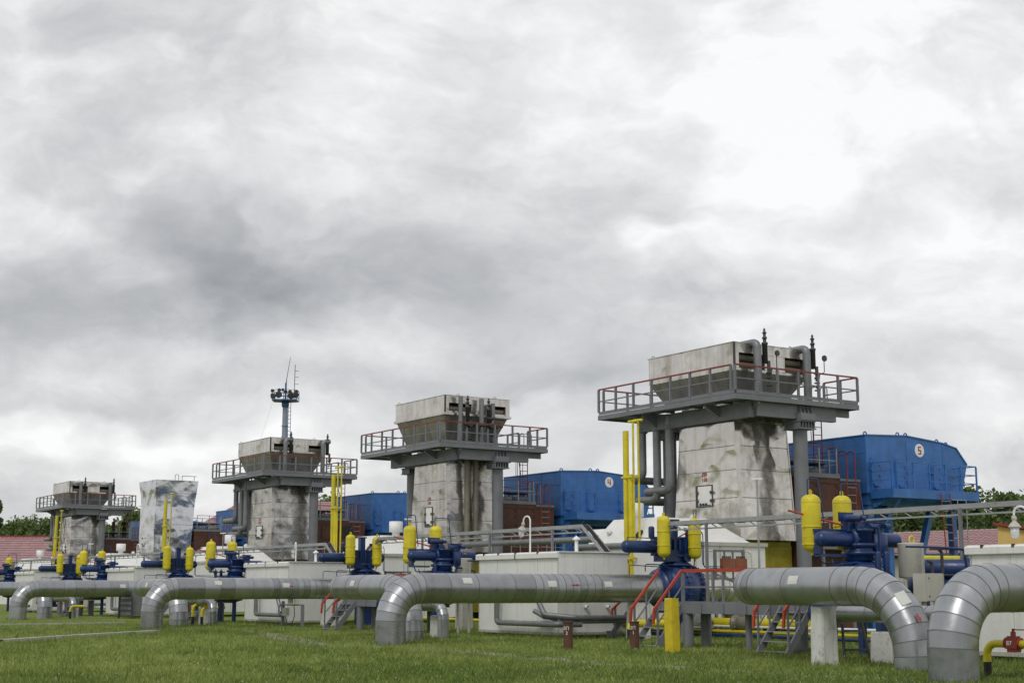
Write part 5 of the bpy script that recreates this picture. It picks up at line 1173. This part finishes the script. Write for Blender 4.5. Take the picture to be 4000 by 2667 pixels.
# ------------------------------------------------------------------ two workers on the far cabin roof
def person(x, y, z, rot, joints, lab, helmet):
    me = bpy.data.meshes.new('person'); o = bpy.data.objects.new('person', me); COL.objects.link(o)
    names = list(joints); idx = {n: i for i, n in enumerate(names)}
    E = [('pelvis', 'waist'), ('waist', 'chest'), ('chest', 'neck'), ('neck', 'head'), ('head', 'crown'), ('chest', 'shl'), ('shl', 'ell'), ('ell', 'wrl'), ('wrl', 'hal'), ('chest', 'shr'), ('shr', 'elr'), ('elr', 'wrr'), ('wrr', 'har'),
         ('pelvis', 'hpl'), ('hpl', 'knl'), ('knl', 'anl'), ('anl', 'tol'), ('pelvis', 'hpr'), ('hpr', 'knr'), ('knr', 'anr'), ('anr', 'tor')]
    me.from_pydata([joints[n][:3] for n in names], [(idx[a], idx[b]) for a, b in E], [])
    sk = o.modifiers.new('s', 'SKIN'); sb = o.modifiers.new('u', 'SUBSURF'); sb.levels = 2; sb.render_levels = 2
    for n in names:
        v = me.skin_vertices[0].data[idx[n]]; r = joints[n][3]; v.radius = (r, r * joints[n][4] if len(joints[n]) > 4 else r); v.use_root = n == 'pelvis'
    dg = bpy.context.evaluated_depsgraph_get(); m2 = bpy.data.meshes.new_from_object(o.evaluated_get(dg))
    o.modifiers.clear(); o.data = m2; m2.materials.clear(); m2.materials.append(MATS['clothes']); m2.materials.append(MATS['skin'])
    for p in m2.polygons:
        c = p.center; p.use_smooth = True
        hand = min((c - Vector(joints[h][:3])).length for h in ('hal', 'har')) < .085
        p.material_index = 1 if c.z > 1.47 or hand else 0
    o.location = (x, y, z); o.rotation_euler = (0, 0, rot); tag(o, lab, 'person')
    m = MB(); hx, hy, hz = joints['head'][:3]
    if helmet: m.lathe((hx, hy, hz + .04), (0, 0, 1), [(0, .155), (.015, .155), (.02, .125), (.08, .115), (.13, .07), (.15, .01)], 18)
    else: m.lathe((hx, hy + .01, hz), (0, 0, 1), [(0, .105), (.05, .115), (.1, .1), (.14, .05)], 16)
    off = Vector(o.location); b = m.build('helmet' if helmet else 'hair', 'helmet' if helmet else 'clothes', None, (0, 0, 0)); b.parent = o
    f = MB(); f.lathe((hx, hy - .115, hz - .02), (0, -1, -.2), [(0, .02), (.03, .012)], 8); 
    n = f.build('nose', 'skin', None, (0, 0, 0)); n.parent = o
    return o
J = {'pelvis': (0, 0, .96, .15, .8), 'waist': (0, 0, 1.1, .15, .75), 'chest': (0, 0, 1.32, .17, .7), 'neck': (0, -.01, 1.5, .06), 'head': (0, -.03, 1.62, .1), 'crown': (0, -.02, 1.74, .085),
     'shl': (-.2, 0, 1.42, .08), 'ell': (-.27, .02, 1.14, .058), 'wrl': (-.24, -.1, .92, .042), 'hal': (-.23, -.14, .83, .04), 'shr': (.2, 0, 1.42, .08), 'elr': (.28, .0, 1.14, .058), 'wrr': (.22, -.2, 1.02, .042), 'har': (.18, -.28, 1.0, .04),
     'hpl': (-.1, 0, .9, .11), 'knl': (-.11, -.02, .5, .075), 'anl': (-.11, .02, .09, .055), 'tol': (-.12, -.16, .05, .045), 'hpr': (.1, 0, .9, .11), 'knr': (.11, -.03, .5, .075), 'anr': (.12, .0, .09, .055), 'tor': (.13, -.18, .05, .045)}
J2 = dict(J); J2.update({'elr': (.36, -.02, 1.18, .058), 'wrr': (.2, -.18, 1.06, .042), 'har': (.12, -.24, 1.08, .04), 'wrl': (-.16, -.22, 1.05, .042), 'hal': (-.1, -.28, 1.06, .04)})
zt = 6.1 + .18
person(42.2, 131.75, zt, .9, J, 'person in dark work clothes and white helmet standing on the far brown cabin roof', True)
person(43.25, 131.85, zt, -.6, J2, 'bareheaded person in dark work clothes standing right of the helmeted one', False)
# ------------------------------------------------------------------ ground, grass, sky, light, camera
def world_mat_ground():
    m, nt, b = _nt('ground')
    n1 = noise(nt, .35, 5); n2 = noise(nt, 2.5, 5, .6); n3 = noise(nt, 14, 3)
    c = mixc(nt, ramp(nt, n1, .35, .65), (.125, .175, .034), (.19, .245, .062))
    c = mixc(nt, mth(nt, 'MULTIPLY', ramp(nt, n2, .45, .75), .6), c, (.25, .26, .10))
    c = mixc(nt, mth(nt, 'MULTIPLY', ramp(nt, n3, .55, .75), .3), c, (.05, .07, .02))
    nt.links.new(c, b.inputs['Base Color']); b.inputs['Roughness'].default_value = .95; b.inputs['Specular IOR Level'].default_value = .1
    bump(nt, b, n3, .8, .06); MATS['ground'] = m
    m, nt, b = _nt('worn_path')
    c = mixc(nt, ramp(nt, noise(nt, 2, 5), .4, .65), (.14, .14, .085), (.34, .335, .29)); c = mixc(nt, ramp(nt, noise(nt, 1.1, 4), .5, .7), c, (.08, .09, .04))
    nt.links.new(c, b.inputs['Base Color']); b.inputs['Roughness'].default_value = .95; bump(nt, b, noise(nt, 12, 3), .6, .03); MATS['worn_path'] = m
world_mat_ground()
m = MB(); S = 900.
n = 24
for i in range(n):
    for j in range(n):
        x0, x1 = -S + 2 * S * i / n, -S + 2 * S * (i + 1) / n; y0, y1 = -S + 2 * S * j / n, -S + 2 * S * (j + 1) / n
        m.poly([(x0, y0, G), (x1, y0, G), (x1, y1, G), (x0, y1, G)])
o = m.build('ground', 'ground'); o.name = 'grass_ground'; o['label'] = 'wide lawn'; structure(o)
# worn concrete edging lines through the lawn
LINES = [[(11.9, 48.2), (15.8, 52.2), (19.8, 55.8)], [(23.6, 55.0), (19.87, 41.6), (20.86, 34.5), (20.19, 26.7), (21.6, 16.7), (22.3, 10.)], [(12., 66.), (17.2, 69.6), (23.4, 70.5)]]
def strip(pts, w, z):
    P = [Vector((*p, z)) for p in pts]; out = []
    fine = []
    for a, b in zip(P, P[1:]):
        k = max(2, int((b - a).length / .5))
        fine += [a.lerp(b, i / k) for i in range(k)]
    fine.append(P[-1]); rng = random.Random(len(pts)); mm = MB(); prev = None
    for i, p in enumerate(fine):
        d = (fine[min(i + 1, len(fine) - 1)] - fine[max(i - 1, 0)]).normalized(); s = V(-d.y, d.x, 0)
        ww = w * rng.uniform(.6, 1.2) / 2; cur = (p - s * ww, p + s * ww)
        if prev: mm.poly([prev[0], cur[0], cur[1], prev[1]])
        prev = cur
    return mm
structure(strip(LINES[1], 1.1, G + .004).build('path', 'worn_path'))
for L, w in ((LINES[0], .34), (LINES[2], .3)):   # low concrete kerbs showing through the turf
    mm = strip(L, w, G + .10); n = len(mm.f)
    for f in list(mm.f):
        q = [Vector(mm.v[i]) for i in f]; mm.poly([q[0], q[1], q[1] - V(0, 0, .2), q[0] - V(0, 0, .2)]); mm.poly([q[2], q[3], q[3] - V(0, 0, .2), q[2] - V(0, 0, .2)])
    structure(mm.build('kerb', 'concrete'))
def seg_dist(px, py):
    best = np.full(px.shape, 1e9)
    for L, w in zip(LINES, (.45, 1.1, .5)):
        for a, b in zip(L, L[1:]):
            ax, ay = a; dx, dy = b[0] - ax, b[1] - ay; t = np.clip(((px - ax) * dx + (py - ay) * dy) / (dx * dx + dy * dy), 0, 1)
            best = np.minimum(best, np.hypot(px - ax - t * dx, py - ay - t * dy) - w * .45)
    return best
def blades(name, count, hmin, hmax, wd, mat, dmin, dmax, tilt, seed, tuft=1, power=1.6, z=0., pts=None):
    rg = np.random.default_rng(seed)
    dist = dmin + (dmax - dmin) * rg.random(count) ** power; lat = (rg.random(count) * 2 - 1) * (dist * .42 + 4)
    X = lat * math.cos(TH) + dist * math.sin(TH); Y = -lat * math.sin(TH) + dist * math.cos(TH)
    if pts is not None: X, Y = pts; count = len(X)
    sd = seg_dist(X, Y); pn = .5 + .5 * np.sin(X * 2.3 + Y * 1.1) * np.sin(Y * 2.9 - X); keep = (sd > 0) | (rg.random(count) < .2 + .6 * pn); X, Y = X[keep], Y[keep]; n = len(X)
    a = rg.random(n) * 6.283; lump = .5 + .5 * np.sin(X * 1.7 + 2 * np.sin(Y * .9)) * np.sin(Y * 1.3 + np.sin(X * .7))
    big_ = np.clip(.5 + .5 * np.sin(X * .42 + 1.6 * np.sin(Y * .19)) * np.sin(Y * .33 + 1.2 * np.sin(X * .27)) + .25 * np.sin(X * .11 - Y * .17), 0, 1)
    h = (hmin + (hmax - hmin) * rg.random(n)) * (.7 + .6 * lump); w = wd * (.6 + .8 * rg.random(n)); b = a + rg.normal(0, .6, n)
    base = np.stack([X, Y, np.full(n, G - .005) + z * rg.uniform(.5, 1.2, n)], 1); sx = np.stack([np.cos(a) * w, np.sin(a) * w, np.zeros(n)], 1)
    lean = np.stack([np.sin(b) * h * tilt, np.cos(b) * h * tilt, h], 1) * rg.uniform(.6, 1., (n, 1))
    v = np.empty((n, 3, 3)); v[:, 0] = base - sx; v[:, 1] = base + sx; v[:, 2] = base + lean
    me = bpy.data.meshes.new(name); me.vertices.add(n * 3); me.vertices.foreach_set('co', v.reshape(-1))
    me.loops.add(n * 3); me.loops.foreach_set('vertex_index', np.arange(n * 3)); me.polygons.add(n); me.polygons.foreach_set('loop_start', np.arange(n) * 3); me.polygons.foreach_set('loop_total', np.full(n, 3))
    at = me.attributes.new('band', 'FLOAT', 'FACE'); at.data.foreach_set('value', np.clip(.08 + .34 * lump + .42 * big_ + rg.normal(0, .2, n), 0, 1).astype(np.float32))
    me.update(calc_edges=True); me.materials.append(MATS[mat]); o = bpy.data.objects.new(name, me); COL.objects.link(o); o['kind'] = 'stuff'; return o
blades('grass', 420000, .05, .15, .014, 'blade', 21, 78, .55, 11)
FEET = [(21.4, 17.85, .5), (21.4, 39.39, .5), (21.4, 60.98, .5), (21.4, 83.03, .5), (23.7, 20.76, .45), (23.7, 42.2, .45), (23.7, 63.9, .45), (25.6, 20.98, .22), (25.6, 43.3, .22), (25.6, 64.6, .22), (23.1, 18.45, .1), (24.9, 30.1, .2), (25.7, 32.75, .16), (23.8, 33.35, .16),
        (23.85, 23.5, .3), (25.8, 23.42, .35), (26.0, 44.3, .3), (28.0, 33.1, .2), (28.0, 28.4, .2), (27., 33.8, .3), (27., 28.4, .3), (26.2, 25.7, .1), (31.5, 51.6, .4), (29.9, 38.3, .2)]
def tufts():
    rg = np.random.default_rng(5); P = []
    for x, y, r in FEET:
        n = int(150 * (r + .25)); a = rg.random(n) * 6.283; d = r + np.abs(rg.normal(0, .16, n)); P.append(np.stack([x + d * np.cos(a), y + d * np.sin(a)], 1))
    for ya, yb in ((41, 46.3), (63.3, 68.6), (18.6, 23.4), (85.7, 91)):
        n = 700; P.append(np.stack([28.85 - np.abs(rg.normal(0, .2, n)), rg.uniform(ya - .3, yb + .2, n)], 1)); P.append(np.stack([rg.uniform(28.8, 32, 400), ya - .05 - np.abs(rg.normal(0, .2, 400))], 1))
    for i in range(900):   # scattered clumps
        dist = 21 + 50 * rg.random() ** 1.5; lat = (rg.random() * 2 - 1) * (dist * .42 + 3); n = rg.integers(8, 40)
        P.append(np.array([lat * math.cos(TH) + dist * math.sin(TH), -lat * math.sin(TH) + dist * math.cos(TH)]) + rg.normal(0, .10 + .15 * rg.random(), (n, 2)))
    P = np.concatenate(P); return P[:, 0], P[:, 1]
blades('long_grass', 0, .10, .26, .013, 'blade_long', 21, 78, .5, 15, pts=tufts())
blades('clover', 4200, .014, .024, .011, 'flower', 22, 62, .5, 12, z=.11)

# sky: physical sky for the light plus a broken overcast laid out by direction
w = bpy.data.worlds.new('World'); SC.world = w; w.use_nodes = True; nt = w.node_tree; nt.nodes.clear()
out = N(nt, 'ShaderNodeOutputWorld'); tc = N(nt, 'ShaderNodeTexCoord'); sep = N(nt, 'ShaderNodeSeparateXYZ'); nt.links.new(tc.outputs['Generated'], sep.inputs[0])
dx, dy, dz = sep.outputs
c_, s_ = math.cos(TH), math.sin(TH)
right = mth(nt, 'SUBTRACT', mth(nt, 'MULTIPLY', dx, c_), mth(nt, 'MULTIPLY', dy, s_))
fwd = mth(nt, 'ADD', mth(nt, 'MULTIPLY', dx, s_), mth(nt, 'MULTIPLY', dy, c_))
fa = mth(nt, 'MAXIMUM', mth(nt, 'ABSOLUTE', fwd), .08)
u = mth(nt, 'DIVIDE', right, fa); v = mth(nt, 'DIVIDE', dz, fa)
up = mth(nt, 'ADD', mth(nt, 'MAXIMUM', dz, 0.), .16)
def vec(a, b, c=None):
    q = nt.nodes.new('ShaderNodeCombineXYZ')
    for i, x in enumerate((a, b, c)):
        if x is None: continue
        if isinstance(x, (int, float)): q.inputs[i].default_value = x
        else: nt.links.new(x, q.inputs[i])
    return q.outputs[0]
plane = vec(mth(nt, 'DIVIDE', right, up), mth(nt, 'DIVIDE', fwd, up), 0)
def wn(vecs, scale, det, rough, off, dist=0.):
    mp = nt.nodes.new('ShaderNodeMapping'); mp.inputs['Location'].default_value = off; nt.links.new(vecs, mp.inputs[0])
    n = N(nt, 'ShaderNodeTexNoise'); n.inputs['Scale'].default_value = scale; n.inputs['Detail'].default_value = det; n.inputs['Roughness'].default_value = rough; n.inputs['Distortion'].default_value = dist
    nt.links.new(mp.outputs[0], n.inputs['Vector']); return n.outputs[0]
uv = vec(u, mth(nt, 'MULTIPLY', v, 1.5), 0)
w1 = wn(uv, 5., 4, .55, (3.1, 1.7, .3)); w2 = wn(uv, 5., 4, .55, (8.4, 5.2, 2.3))
uw = mth(nt, 'ADD', u, mth(nt, 'MULTIPLY', mth(nt, 'SUBTRACT', w1, .5), .20)); vw = mth(nt, 'ADD', v, mth(nt, 'MULTIPLY', mth(nt, 'SUBTRACT', w2, .5), .13))
F_ = 3267.; cp, sp = math.cos(PITCH), math.sin(PITCH)
def duv(px, py):
    xc, yc = (px - 1176) / F_, (784 - py) / F_; f = cp - yc * sp; return xc / f, (sp + yc * cp) / f
L = None
def blob(px, py, rx, ry, amp, pw=2.):
    global L
    bu, bv = duv(px, py)
    a = mth(nt, 'DIVIDE', mth(nt, 'SUBTRACT', uw, bu), rx / F_); b = mth(nt, 'DIVIDE', mth(nt, 'SUBTRACT', vw, bv), ry / F_)
    r2 = mth(nt, 'ADD', mth(nt, 'MULTIPLY', a, a), mth(nt, 'MULTIPLY', b, b))
    g = mth(nt, 'MULTIPLY', mth(nt, 'POWER', 2.718, mth(nt, 'MULTIPLY', r2, -1.)), amp)
    L = g if L is None else mth(nt, 'ADD', L, g)
for B in BLOBS: blob(*B)
big = wn(plane, .9, 5, .5, (2.0, 4.0, 0), .2); fine = wn(plane, 3.2, 8, .58, (7., 1., 0), .3); uv2 = vec(uw, mth(nt, 'MULTIPLY', vw, 1.5), 0); puff = wn(uv2, 7.5, 9, .56, (1., 2., 5.), .1)
uv3 = vec(mth(nt, 'ADD', u, mth(nt, 'MULTIPLY', mth(nt, 'SUBTRACT', uw, u), .45)), mth(nt, 'MULTIPLY', mth(nt, 'ADD', v, mth(nt, 'MULTIPLY', mth(nt, 'SUBTRACT', vw, v), .45)), 1.6), 0)
p2 = wn(uv3, 14., 9, .6, (9., 3., 2.)); p3 = wn(uv3, 4.6, 10, .6, (2., 8., 6.))
for f_, a_ in ((big, SKY['big']), (fine, SKY['fine']), (puff, SKY['puff'])): L = mth(nt, 'ADD', L, mth(nt, 'MULTIPLY', mth(nt, 'SUBTRACT', f_, .5), a_))
for f_, lo, hi, a_ in ((p3, .42, .62, .09), (puff, .44, .62, .05), (p2, .42, .64, .045)): L = mth(nt, 'ADD', L, ramp(nt, f_, lo, hi, -a_ * .5, a_ * .5))
L = mth(nt, 'MINIMUM', mth(nt, 'MAXIMUM', mth(nt, 'ADD', L, SKY['base']), .45), 1.0)
lum = mth(nt, 'MULTIPLY', mth(nt, 'POWER', L, 2.2), 1 / 2 ** EXPO)
tint = mixc(nt, ramp(nt, L, .6, .9), (.955, .985, 1.035), (1., 1., 1.))
col = mixc(nt, 1., lum, tint, 'MULTIPLY')
b2 = N(nt, 'ShaderNodeBackground'); nt.links.new(col, b2.inputs[0]); b2.inputs[1].default_value = 1.0
sky = N(nt, 'ShaderNodeTexSky', sky_type='NISHITA'); sky.sun_disc = False; sky.sun_elevation = R(48); sky.sun_rotation = R(SUN_AZ)
b1 = N(nt, 'ShaderNodeBackground'); nt.links.new(sky.outputs[0], b1.inputs[0]); b1.inputs[1].default_value = .08
mx = N(nt, 'ShaderNodeMixShader'); mx.inputs[0].default_value = .95; nt.links.new(b1.outputs[0], mx.inputs[1]); nt.links.new(b2.outputs[0], mx.inputs[2]); nt.links.new(mx.outputs[0], out.inputs[0])

sl = bpy.data.lights.new('sun', 'SUN'); sl.energy = SUN_E; sl.angle = R(18); sl.color = (1., .97, .92)
so = bpy.data.objects.new('sun', sl); COL.objects.link(so)
az, el = R(SUN_AZ), R(48)
sd = Vector((math.sin(az) * math.cos(el), math.cos(az) * math.cos(el), math.sin(el)))   # towards the sun
so.rotation_euler = sd.to_track_quat('Z', 'Y').to_euler(); so.location = (0, 0, 60)

cam = bpy.data.cameras.new('camera'); co = bpy.data.objects.new('camera', cam); COL.objects.link(co)
cam.sensor_width = 36; cam.lens = 50.0; cam.clip_end = 5000; cam.clip_start = .1
co.location = (0, 0, EYE); co.rotation_euler = (math.pi / 2 + PITCH, 0, -TH); SC.camera = co
SC.view_settings.view_transform = 'Standard'; SC.view_settings.look = 'None'; SC.view_settings.gamma = 1; SC.view_settings.exposure = EXPO
SC.render.engine = 'CYCLES'; SC.cycles.use_denoising = True; SC.cycles.max_bounces = 6; SC.cycles.diffuse_bounces = 3; SC.cycles.glossy_bounces = 3; SC.cycles.transmission_bounces = 3; SC.cycles.transparent_max_bounces = 4
